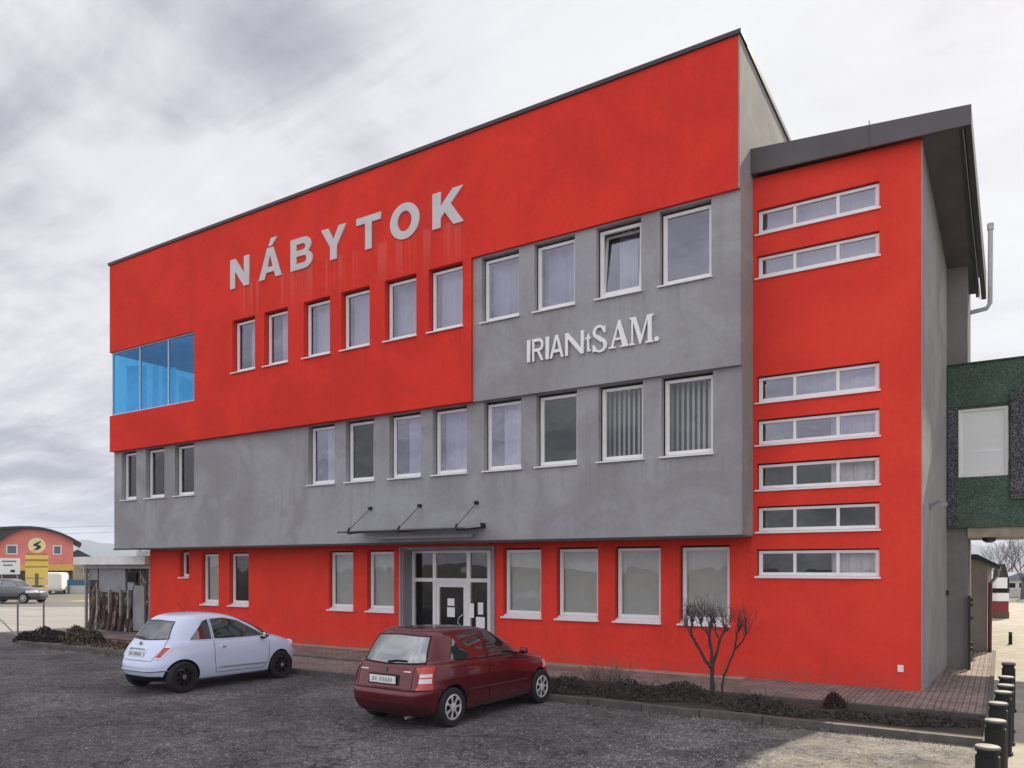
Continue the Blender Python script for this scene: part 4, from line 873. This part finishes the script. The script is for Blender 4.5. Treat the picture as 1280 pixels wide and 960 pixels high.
# pollarded bare bush in front of the wing: stems follow the photograph, with real depth between them
PB = thing('bare_bush', 'leafless pollarded bush with knobbly stems in front of the red wall', 'bush', (-3.35,-2.75,.04))
P0 = lambda u, v, dy=0: Vector((W(u, v, 14.1).x, W(u, v, 14.1).y, W(u, v, 14.1).z)) + Vector((dy*.53, -dy*.845, 0))
st = MB(); tw = MB()
stems = [([(891,868),(890,846),(889,832)],.055),([(889,834),(877,815),(869,800),(866,788),(868,776)],.034),([(889,834),(889,812),(886,796),(887,782)],.038),([(890,834),(897,812),(900,797),(907,786)],.032),
         ([(903,868),(905,845),(912,828),(919,812),(921,798),(925,786)],.026),([(919,812),(926,802),(929,790)],.018),([(886,796),(879,786),(878,778)],.02),([(869,800),(862,790),(860,783)],.016),([(900,800),(895,790),(895,778)],.02)]
for i, (pl_, r_) in enumerate(stems):
    dy = random.uniform(-.25,.25) if i > 0 else 0
    pts = [P0(u, v, dy*j/len(pl_)) for j, (u, v) in enumerate(pl_)]
    if i == 0: pts[0].z = .03
    if i == 4: pts[0].z = .03
    pts2 = []; 
    for a_, b_ in zip(pts[:-1], pts[1:]): pts2 += [a_, (a_+b_)/2+Vector([random.gauss(0,.012) for _ in range(3)])]
    pts2.append(pts[-1]); n_ = len(pts2)
    st.tube(pts2, [r_*.78*(1-.35*k/n_)*(1+.30*(k%2)) for k in range(n_)], 8)
    e = pts2[-1]; st.lathe([(.01,-r_*1.3),(r_*1.15,-r_*.5),(r_*1.2,r_*.5),(.01,r_*1.2)], e, 'z', 8)
    if i > 0:
        for _ in range(22): branches(tw, e+Vector([random.gauss(0,.02) for _ in range(3)]), Vector((random.gauss(0,.38),random.gauss(0,.38),1)), random.uniform(.10,.34), .0052, 2, .42, .22, 4, (1,3), .62, .20)
        for p in pts2[1:-1]:
            for _ in range(2): branches(tw, p, Vector((random.gauss(0,1),random.gauss(0,1),.7)), random.uniform(.05,.13), .005, 1, .5, .1, 4, (1,2), .7, .2)
st.build('stem', MT['bark'], PB, smooth=60); tw.build('twigs', simple('red_brown_twigs', (.085,.048,.042), .95, var=.3), PB, fix=False)
# low twiggy shrub
SH = thing('twiggy_shrub', 'low grey brown twiggy shrub in the bed between the red car and the bare bush', 'shrub', (-5.2,-2.75,.04))
mb = MB()
for _ in range(130):
    a_ = random.uniform(0, 6.28); rr = random.uniform(0,.3); b0 = Vector((-5.2+rr*math.cos(a_)*1.2, -2.8+rr*math.sin(a_)*.8, .03))
    branches(mb, b0, Vector((math.cos(a_)*.9, math.sin(a_)*.7, random.uniform(.6,1.6))), random.uniform(.22,.42), .006, 1, .45, .05, 4, (1,3), .7, .15)
mb.build('twigs', simple('shrub_twigs', (.17,.115,.10), .95, var=.3), SH, fix=False)
def leafmass(pts_fn, n, size, mats_n=3):
    mb = MB()
    for _ in range(n):
        p = pts_fn(); d1 = Vector([random.gauss(0,1) for _ in range(3)]).normalized(); d2 = d1.orthogonal().normalized(); s_ = size*random.uniform(.5,1.5)
        mb.mi = random.randrange(mats_n); mb.add([p-d1*s_*.5, p+d2*s_*.22, p+d1*s_*.5, p-d2*s_*.22], [(0,1,2,3)])
    return mb
cover_m = [simple('juniper_dark', (.028,.030,.022), .9), simple('juniper_brown', (.055,.042,.034), .9), simple('juniper_green', (.050,.047,.030), .9)]
def cover_pt():
    while True:
        x_ = random.uniform(-8.3, 1.0); y_ = random.uniform(-3.95, -2.4)
        yc = -3.25 + .25*math.sin(x_*1.3); half = (.75 if x_ < -2.2 else .45) * (.8+.3*math.sin(x_*2.9+1))
        if abs(y_-yc) > half: continue
        hmax = (.26 if x_ < -3 else .16 if x_ < -1.8 else .09)*(1-(abs(y_-yc)/half)**2)*(.6+.4*math.sin(x_*5.1+y_*4)) + .03
        return Vector((x_, y_, .045+random.uniform(0,1)**.6*hmax))
tag(leafmass(cover_pt, 13000, .06).build('ground_cover', cover_m, fix=False), 'low dark brown and green ground cover filling the planting bed', 'ground cover', kind='stuff')
mb = MB()
for _ in range(420):     # sprawling stems sticking out of the cover
    p = cover_pt(); branches(mb, p, Vector((random.gauss(0,1),random.gauss(0,1),.5)), random.uniform(.12,.3), .005, 0, .4, .1, 4)
tag(mb.build('sprawling_stems', MT['bark'], fix=False), 'dry stems sprawling through the low ground cover in the bed', 'ground cover', kind='stuff')
def mound(name, label, cx, cy, rx, ry, h, n, size, mats, cat='bush', z0=.04, group=None):
    t_ = thing(name, label, cat, (cx, cy, z0), group)
    ph = random.uniform(0,6)
    def fn():
        a_ = random.uniform(0, 6.283); rr = random.uniform(0,1)**.5; bump = 1+.18*math.sin(a_*3+ph)+.10*math.sin(a_*7+ph*2)
        x_, y_ = math.cos(a_)*rr*rx*bump, math.sin(a_)*rr*ry*bump
        zz = h*math.sqrt(max(0,1-rr*rr))*(.75+.25*math.sin(x_*7+ph)*math.cos(y_*6)) 
        return Vector((cx+x_, cy+y_, z0+zz*random.uniform(.35,1.05)))
    leafmass(fn, n, size, len(mats)).build('foliage', mats, t_, fix=False)
    mb = MB()
    for _ in range(24): branches(mb, Vector((cx+random.gauss(0,rx*.3), cy+random.gauss(0,ry*.3), z0-.02)), Vector((random.gauss(0,.8),random.gauss(0,.8),1)), h*.6, .012, 1, .5, .1, 4)
    mb.build('stems', MT['bark'], t_, fix=False); return t_
mound('round_bush', 'small round dark red brown bush in the bed in front of the red wing', -1.12, -2.62, .17, .17, .26, 1500, .045, [simple('barberry', (.05,.016,.014), .9), simple('barberry_dark', (.022,.010,.010), .9)])
hm = [simple('hedge_dark', (.030,.027,.018), .95), simple('hedge_olive', (.06,.055,.032), .95), simple('hedge_blackish', (.018,.015,.012), .95)]  # leaf tones mixed at random over the bush
hb = [simple('hedge_brown', (.10,.075,.052), .95), simple('hedge_tan', (.14,.11,.08), .95), simple('hedge_umber', (.045,.032,.025), .95)]
mound('dark_bush', 'dark olive bush, left half of the low clump beside the rusty shed', -24.6, -3.55, 1.15, .55, .50, 6000, .085, hm, z0=0)
mound('brown_bush', 'dry brown bush, right half of the low clump beside the rusty shed', -22.9, -3.35, .95, .55, .60, 6000, .085, hb, z0=0)
mb = leafmass(lambda: Vector((random.uniform(-22.6,-19.2), -3.3+random.gauss(0,.35), abs(random.gauss(0,.05))+.01)), 2600, .09)
tag(mb.build('leaf_litter', hb, fix=False), 'dead brown leaves and litter on the strip between the shed and the blue car', 'leaf litter', kind='stuff')
mb = leafmass(lambda: Vector((random.uniform(-24,.8), -4.5+random.gauss(0,.10), .012+abs(random.gauss(0,.008)))), 3000, .03)
tag(mb.build('gutter_debris', [hb[0], hb[2], MT['dirt']], fix=False), 'brown leaf crumbs and grit along the parking kerb', 'debris', kind='stuff')
# loose stones on the tarmac
mb = MB()
for _ in range(2600):
    x_ = random.uniform(-16, 1.0); y_ = random.uniform(-11.5, -4.6) 
    if x_ < -3 and random.random() < .6: x_ = random.uniform(-3, 1.0)
    s_ = random.uniform(.006, .018); z_ = .004
    vs = [(x_+s_*math.cos(k*1.257+random.uniform(-.3,.3)), y_+s_*math.sin(k*1.257+random.uniform(-.3,.3)), z_) for k in range(5)]+[(x_+random.uniform(-.3,.3)*s_, y_+random.uniform(-.3,.3)*s_, z_+s_*.8)]
    mb.add(vs, [(k,(k+1)%5,5) for k in range(5)])
tag(mb.build('loose_gravel', simple('loose_stone', (.26,.24,.22), .9, var=.4, vs=4.)), 'loose pale gravel scattered over the tarmac', 'gravel', kind='stuff')

# ------------------------------------------------------------------ rusty shed left of the store
S = thing('rusty_shed', 'weathered shed of rusty sheets and grey panels under a pale flat roof', 'shed', (-27, 1, 0))
mb = MB(); mb.box(-29.0,-24.62,.30,3.6,0,2.35); mb.build('shed_wall', MT['rust'], S)
mb = MB(); mb.box(-29.3,-24.60,-.15,3.9,2.50,2.80); mb.build('flat_roof', simple('pale_roof_edge', (.72,.71,.68), .7, var=.15, vs=1.5), S)
mb = MB(); mb.box(-27.6,-24.61,1.4,3.6,2.801,3.04); mb.box(-29.0,-24.62,.1,3.7,2.351,2.499); mb.build('roof_upstand', simple('grey_upstand', (.34,.33,.33), .8), S)
gp_ = simple('weathered_grey_panel', (.26,.26,.275), .8, var=.2, vs=2)
for (a_, b_, c_, d_) in ((-28.2,-26.45,1.45,2.35),(-25.95,-25.25,.05,1.72),(-28.9,-28.3,1.9,2.35),(-26.3,-25.9,1.55,2.2)):
    mb = MB(); mb.box(a_,b_,.24,.299,c_,d_); mb.build('grey_panel', gp_, S)
mb = MB(); mb.box(-26.38,-25.95,.235,.298,1.80,2.2) if False else mb.box(-26.25,-25.70,.21,.239,1.85,2.2); mb.build('vent_opening', MT['under'], S)
for x_ in (-28.95,-28.15,-27.35,-26.6,-26.1,-24.75):
    mb = MB(); mb.box(x_-.045,x_+.045,.12,.20,0,2.35 if x_ in (-28.95,-24.75) else 1.55); mb.build('post', simple('bleached_wood', (.27,.245,.235), .9, var=.3), S)
for k in range(7):
    x_ = -28.7+k*.42+random.uniform(-.05,.05); mb = MB(); hh = random.uniform(.7,1.3); tl_ = random.uniform(-.1,.1)
    mb.hexa([(x_,.02,0),(x_+.2,.02,0),(x_+.2,.06,0),(x_,.06,0)], [(x_+tl_,.20,hh),(x_+.2+tl_,.20,hh),(x_+.2+tl_,.235,hh),(x_+tl_,.235,hh)])
    mb.build('leaning_board', random.choice([MT['rust'], simple('brown_board', (.07,.035,.03), .9, var=.4)]), S)
# wire fence
F = thing('wire_fence', 'thin wire fence with a grey post in front of the pale yard', 'fence', (-27.1,-3.2,0))
for x_ in (-36.5,-31.8,-27.1,-25.4):
    mb = MB(); mb.tube([(x_,-3.2,0),(x_,-3.2,1.26)], .03, 8); mb.build('post', MT['steel'], F)
mb = MB()
for z_ in (.15,.45,.75,1.0,1.22): mb.tube([(-36.5,-3.2,z_),(-31.8,-3.2,z_-.02),(-27.1,-3.2,z_),(-25.4,-3.2,z_)], .004, 4)
mb.build('wire', MT['steel'], F)
mb = MB(); mb.tube([(-28.4,-3.2,.62),(-27.1,-3.2,.02)], .022, 6); mb.build('brace', MT['steel'], F)

# ------------------------------------------------------------------ across the road
VD = R(32.345); VL = VD + R(30)
def cambox_frame(u, depth):      # empty facing the camera position along the view axis
    p = W(u, 709, depth); return (p.x, p.y, 0)
# pink shop with barrel roof
sh_loc = cambox_frame(45, 80); SP = thing('pink_shop', 'distant pink shop with a curved dark roof and yellow band across the road', 'building', sh_loc, rot=VL, local=True)
n_ = 20; arcp = lambda x_: 6.45 - .0215*(x_+.8)**2 if x_ > -20 else 0
xs_ = [-13.5+ (13.5+3.35)*i/n_ for i in range(n_+1)]
mb = MB(); mb.prism([(-13.5,2.7)]+[(3.35,2.7)]+[(x_, max(2.8,min(6.3, 6.35-.075*(x_+.6)**2 if x_ > -.6 else 6.35-.028*(x_+.6)**2))) for x_ in reversed(xs_)], 'y', 0, 12); mb.build('pink_wall', simple('pink_render', (.80,.24,.20), .85, var=.15, vs=.6), SP)
mb = MB()
def ry_(x_): return 6.6-.075*(x_+.6)**2 if x_ > -.6 else 6.6-.028*(x_+.6)**2
xe = [-14+18.1*i/n_ for i in range(n_+1)]
for a_, b_ in zip(xe[:-1], xe[1:]): mb.hexa([(a_,-.6,ry_(a_)-.25),(b_,-.6,ry_(b_)-.25),(b_,12.5,ry_(b_)-.25),(a_,12.5,ry_(a_)-.25)], [(a_,-.6,ry_(a_)+.02),(b_,-.6,ry_(b_)+.02),(b_,12.5,ry_(b_)+.02),(a_,12.5,ry_(a_)+.02)])
mb.build('curved_roof', simple('dark_roofing', (.035,.035,.035), .7), SP)
mb = MB(); mb.prism([(-13.6,ry_(-13.6)-.3),(-13.6,3.0),(-5.2,3.0),(-1.8,5.9),(-6,5.6)] if False else [(-13.6,1.8),(-4.4,3.7),(-2.5,5.6),(-1.2,6.25),(-6,5.8),(-13.6,2.6)], 'y', -.5, -.05); mb.build('roof_skirt', simple('dark_green_roofing', (.05,.055,.045), .8), SP)
mb = MB(); mb.box(-13.5,3.4,-.08,11.5,2.05,2.699); mb.build('yellow_band', simple('yellow_fascia', (.72,.46,.08), .7), SP)
mb = MB(); mb.box(-13.4,3.3,.3,12,0,2.05); mb.build('shopfront', simple('dark_shopfront', (.07,.035,.03), .5, var=.5, vs=.8), SP)
for a_, b_ in ((1.5,2.3),(-2.6,-1.6)):
    mb = MB(); mb.box(a_,b_,-.05,-.002,3.7,4.7); f = mb.build('window', MT['frame'], SP); g = MB(); g.box(a_+.12,b_-.12,-.06,-.052,3.82,4.58); g.build('pane', simple('far_pane', (.12,.14,.18), .2), f)
# yellow totem sign
tl_ = cambox_frame(46, 62); TS = thing('totem_sign', 'tall yellow totem sign with a round black emblem in front of the pink shop', 'sign', tl_, rot=VL, local=True)
mb = MB(); mb.lathe([(.60,-.12),(.60,.12)], (0,0,4.15), 'y', 28); mb.build('emblem_disc', simple('cream_yellow', (.80,.72,.38), .6), TS)
mb = MB(); mb.prism([(.32,4.52),(.02,4.38),(-.24,4.22),(-.20,4.10),(.04,4.08),(-.12,3.84),(-.22,3.74),(.10,3.82),(.30,3.98),(.26,4.12),(.04,4.22),(.22,4.36)], 'y', -.15, -.121); mb.build('emblem', MT['black'], TS)
for i, (z0, z1, col) in enumerate(((3.38,3.52,(.45,.24,.03)),(3.05,3.36,(.80,.60,.13)),(2.88,3.03,(.42,.24,.03)),(2.50,2.86,(.80,.58,.12)),(2.38,2.48,(.42,.25,.04)),(1.55,2.36,(.82,.62,.16)),(.95,1.50,(.80,.58,.22)),(.2,.80,(.78,.62,.16)))):
    mb = MB(); mb.box(-.78,.78,-.12,.12,z0,z1); mb.build('sign_board', simple('totem_board', col, .6), TS)
for x_ in (-.5,.5):
    mb = MB(); mb.tube([(x_,.14,0),(x_,.14,3.6)], .05, 8); mb.build('post', MT['steel'], TS)
mb = MB(); mb.box(-.12,.12,-.14,-.122,.5,1.9); mb.build('sign_stripe', simple('green_brown_stripe', (.16,.15,.04), .6), TS)
# white billboard
bl_ = cambox_frame(12, 60); BB = thing('billboard', 'white billboard with grey lettering left of the totem sign', 'sign', bl_, rot=VL, local=True)
mb = MB(); mb.box(-.68,.68,-.04,.04,1.85,3.1); mb.build('board', MT['white'], BB)
for z_, a_, b_ in ((2.85,-.5,.45),(2.55,-.42,.2)):
    mb = MB(); mb.box(a_,b_,-.05,-.041,z_-.05,z_+.06); mb.build('printed_line', MT['ink'], BB)
mb = MB(); mb.box(.05,.35,-.05,-.041,2.0,2.2); mb.build('printed_mark', MT['black'], BB)
for x_ in (-.5,.5):
    mb = MB(); mb.tube([(x_,0,0),(x_,0,1.85)], .05, 8); mb.build('post', MT['steel'], BB)
# parked dark estate across the yard
silver = carpaint('dark_silver_paint', (.09,.09,.10), .3, .3, .2)
keysE = [(.24,.25,4.4,.72,5),(.40,.03,4.58,.83,5),(.60,.0,4.6,.86,5),(.80,.05,4.52,.86,5),(.92,.08,4.2,.85,5),(1.02,.12,3.75,.83,5),(1.08,.15,3.45,.80,5),(1.25,.25,3.12,.74,5),(1.45,.38,2.78,.68,5),(1.58,.5,2.5,.62,4.5),(1.62,.8,2.2,.5,4)]
pE = W(56, 752, 51.5)
angE = VL - R(38)
lE = (pE.x - 4.6*math.cos(angE), pE.y - 4.6*math.sin(angE), .01)
carE = Car('parked_estate_car', 'dark silver estate car parked in front of the billboard at the left edge', lE, angE, keysE, (.85,3.70), .34, silver, .76)
c = carE; c.wheels('trim', MT['rim_silver'])
for sd_ in ('R','L'):
    for lo, hi in (([(.5,1.1),(1.1,1.1)],[(.65,1.46),(1.15,1.5)]),([(1.25,1.1),(2.05,1.1)],[(1.25,1.5),(2.05,1.5)]),([(2.15,1.1),(3.1,1.1)],[(2.15,1.5),(2.65,1.43)])):
        c.patch('window', sd_, lo, hi, cg, .005, 8, 6)
    c.line('cladding', sd_, [(1.3,.42),(3.25,.42)], .05, MT['plastic'], .0, sub=10)
c.patch('windscreen', 'F', [(-.68,1.12),(.68,1.12)], [(-.58,1.45),(.58,1.45)], cg, .005, 10, 6)
for sg in (-1,1): c.patch('headlight', 'F', [(sg*.4,.70),(sg*.78,.70)], [(sg*.4,.85),(sg*.75,.85)], MT['lamp_clear'], .008, 6, 4)
# white van
pv = W(66, 741, 68); angV = VD + R(112)
keysV = [(.28,.15,4.6,.80,5),(.45,.02,4.78,.90,6),(.75,.0,4.8,.92,6),(1.0,.02,4.6,.92,6),(1.12,.03,4.1,.91,6),(1.4,.05,3.85,.90,6),(1.75,.08,3.5,.86,6),(1.88,.12,3.3,.80,5),(1.93,.3,3.1,.6,4)]
carV = Car('parked_van', 'white van parked beside the yellow totem sign', (pv.x, pv.y, .01), angV, keysV, (.9,3.8), .33, carpaint('white_van_paint', (.75,.76,.76), .35), .80)
c = carV; c.wheels('trim', MT['rim_silver'])
for sd_ in ('R','L'): c.patch('window', sd_, [(2.7,1.15),(3.7,1.15)], [(2.7,1.6),(3.4,1.6)], cg, .006, 8, 5)
c.patch('windscreen', 'F', [(-.75,1.2),(.75,1.2)], [(-.66,1.68),(.66,1.68)], cg, .006, 10, 5)
# white wall with blue banner, far houses
wl = cambox_frame(91, 70); BW = thing('banner_fence', 'long blue banner above a low white wall across the road', 'fence', wl, rot=VL, local=True)
mb = MB(); mb.box(-1.4,3.4,0,.15,0,.75); mb.build('low_wall', simple('dirty_white_wall', (.55,.54,.52), .8), BW)
mb = MB(); mb.box(-1.2,3.4,-.03,-.001,.75,1.25); mb.build('banner', simple('blue_banner', (.03,.13,.26), .6), BW)
for x_ in (-.3, 1.2):
    mb = MB(); mb.tube([(x_,-.08,0),(x_,-.08,1.5)], .05, 8); mb.build('post', simple('teal_post', (.01,.12,.20), .6), BW)
def house(loc, w_, d_, h_, rh, wall, roof, label, rot=VD):
    t_ = thing('house', label, 'house', loc, rot=rot, local=True)
    mb = MB(); mb.box(-w_/2,w_/2,0,d_,0,h_); mb.build('wall', wall, t_)
    mb = MB(); mb.prism([(-w_/2-.3,h_),(w_/2+.3,h_),(0,h_+rh)], 'y', -.3, d_+.3); mb.build('roof', roof, t_)
    for x_ in (-w_*.25, w_*.2):
        mb = MB(); mb.box(x_-.4,x_+.4,-.04,-.002,h_*.45,h_*.8); f = mb.build('window', MT['frame'], t_); g = MB(); g.box(x_-.3,x_+.3,-.05,-.041,h_*.5,h_*.76); g.build('pane', MT['under'], f)
    return t_
hl = cambox_frame(97, 105); house(hl, 5.4, 8, 3.1, 1.7, simple('cream_far_wall', (.42,.36,.24), .85), simple('dark_far_roof', (.05,.05,.055), .8), 'small cream house with a dark gable roof behind the blue banner', VL)
hl = cambox_frame(109, 125); house(hl, 6, 8, 2.6, 1.2, simple('brown_far_wall', (.20,.12,.10), .85), simple('grey_far_roof', (.12,.10,.10), .8), 'low brown house half hidden by the rusty shed', VL)
# ------------------------------------------------------------------ behind the side path
kl = cambox_frame(1253.5, 36); KI = thing('kiosk', 'small white kiosk with a dark red base beside the sunlit path', 'kiosk', kl, rot=VD, local=True)
mb = MB(); mb.box(-.32,.30,0,1.0,0,.32); mb.build('base', simple('brown_base', (.11,.08,.045), .9), KI)
mb = MB(); mb.box(-.30,.28,.01,.98,.32,.82); mb.build('red_front', simple('dark_red_board', (.22,.02,.03), .7), KI)
mb = MB(); mb.box(-.30,.26,-.05,.98,.82,1.20); mb.build('counter', MT['white'], KI)
mb = MB(); mb.box(-.33,.26,.06,.95,1.20,1.42); mb.build('serving_hatch', MT['under'], KI)
mb = MB(); mb.box(-.30,.20,-.02,.98,1.42,1.92); mb.build('sign_board', MT['white'], KI)
mb = MB(); mb.box(.20,.31,.0,.98,1.2,1.9); mb.build('side_door', MT['black'], KI)
mb = MB(); mb.prism([(-.1,1.92),(.28,1.92),(.12,2.55),(.02,2.55)], 'y', 0, .6); mb.build('roof', MT['black'], KI)
hl = cambox_frame(1272, 62); house(hl, 2.0, 6, 1.5, .5, simple('pale_far_wall', (.55,.52,.48), .85), simple('blue_grey_roof', (.20,.24,.32), .7), 'pale low hut with a blue grey roof beneath the bare trees')
for i, (u, d, hgt, sd0, lb) in enumerate(((1249,75,4.6,3,'leftmost bare tree beyond the kiosk'),(1262,66,4.9,11,'bare tree, middle of the group beyond the kiosk'),(1278,58,4.8,5,'bare tree at the right edge of the photo'),(1300,70,5.5,8,'bare tree just outside the right edge beyond the kiosk'),(118,78,3.0,21,'small bare tree behind the rusty shed'))):
    random.seed(sd0); p = W(u, 709, d); t_ = thing('bare_tree', lb, 'tree', (p.x, p.y, 0), 'bare trees in the distance' if i < 4 else None)
    mb = MB(); mb.tube([(p.x,p.y,0),(p.x+.05,p.y,hgt*.3)], [.14,.11], 8); mb.build('trunk', MT['twig'], t_)
    mb = MB()
    for _ in range(6): branches(mb, Vector((p.x+.05,p.y,hgt*random.uniform(.22,.3))), Vector((random.gauss(0,.5),random.gauss(0,.5),1)), hgt*.30, .055, 4, .38, .14, 4, (2,3), .76, .1)
    mb.build('crown', MT['twig'], t_, fix=False)
random.seed(99)
# overhead wires between two poles far left
OW = thing('overhead_wires', 'two thin overhead wires between slim poles in the distance at the left', 'wires', (W(-60,709,90).x, W(-60,709,90).y, 0))
for u in (-60, 175):
    p = W(u, 709, 90); mb = MB(); mb.tube([(p.x,p.y,0),(p.x,p.y,7.6)], [.12,.08], 8); mb.build('pole', MT['twig'], OW)
for v, s_ in ((655.5,.0),(663.5,0)):
    a_, b_ = W(-60, v, 90), W(175, v, 90); mb = MB(); mb.tube([a_.lerp(b_, k/10) - Vector((0,0,.35*math.sin(math.pi*k/10))) for k in range(11)], .022, 4); mb.build('wire', MT['steel'], OW)
# ------------------------------------------------------------------ hills and haze
def ridge(name, dist, u0, u1, hfun, mat, n=90):
    mb = MB(); vs = []; 
    for i in range(n+1):
        u = u0+(u1-u0)*i/n; h = hfun(u)
        a_ = W(u, 709, dist-500); b_ = W(u, 709, dist); m_ = W(u, 709, dist-220); c_ = W(u, 709, dist+400)
        vs += [(a_.x,a_.y,-1), (m_.x,m_.y,h*.55+4*math.sin(u*.7)), (b_.x,b_.y,h), (c_.x,c_.y,-1)]
    fs = [(4*i+k, 4*i+4+k, 4*i+5+k, 4*i+1+k) for i in range(n) for k in range(3)]
    mb.add(vs, fs); return struct(mb, name, mat, smooth=60)
ridge('hills', 2700, -500, 420, lambda u: 80+12*math.sin(u*.021)+7*math.sin(u*.06+1)+3*math.sin(u*.19)+1.5*math.sin(u*.5), simple('wooded_hill', (.05,.06,.05), .95, var=.3, vs=.004))
ridge('hills', 2700, 1000, 1700, lambda u: 84+14*math.sin(u*.018)+6*math.sin(u*.07)+2*math.sin(u*.23), simple('wooded_hill_right', (.05,.06,.05), .95, var=.3, vs=.004))
hz = MB(); hz.box(-3400, 2600, -300, 3900, -1.5, 140)
hm_ = bpy.data.materials.new('haze'); hm_.use_nodes = True; t_ = hm_.node_tree; t_.nodes.clear()
o_ = N(t_, 'ShaderNodeOutputMaterial'); v_ = N(t_, 'ShaderNodeVolumePrincipled'); t_.links.new(v_.outputs[0], o_.inputs['Volume'])
v_.inputs['Color'].default_value = (.70,.80,1,1); v_.inputs['Density'].default_value = .00030
tag(hz.build('haze', hm_), kind='stuff')
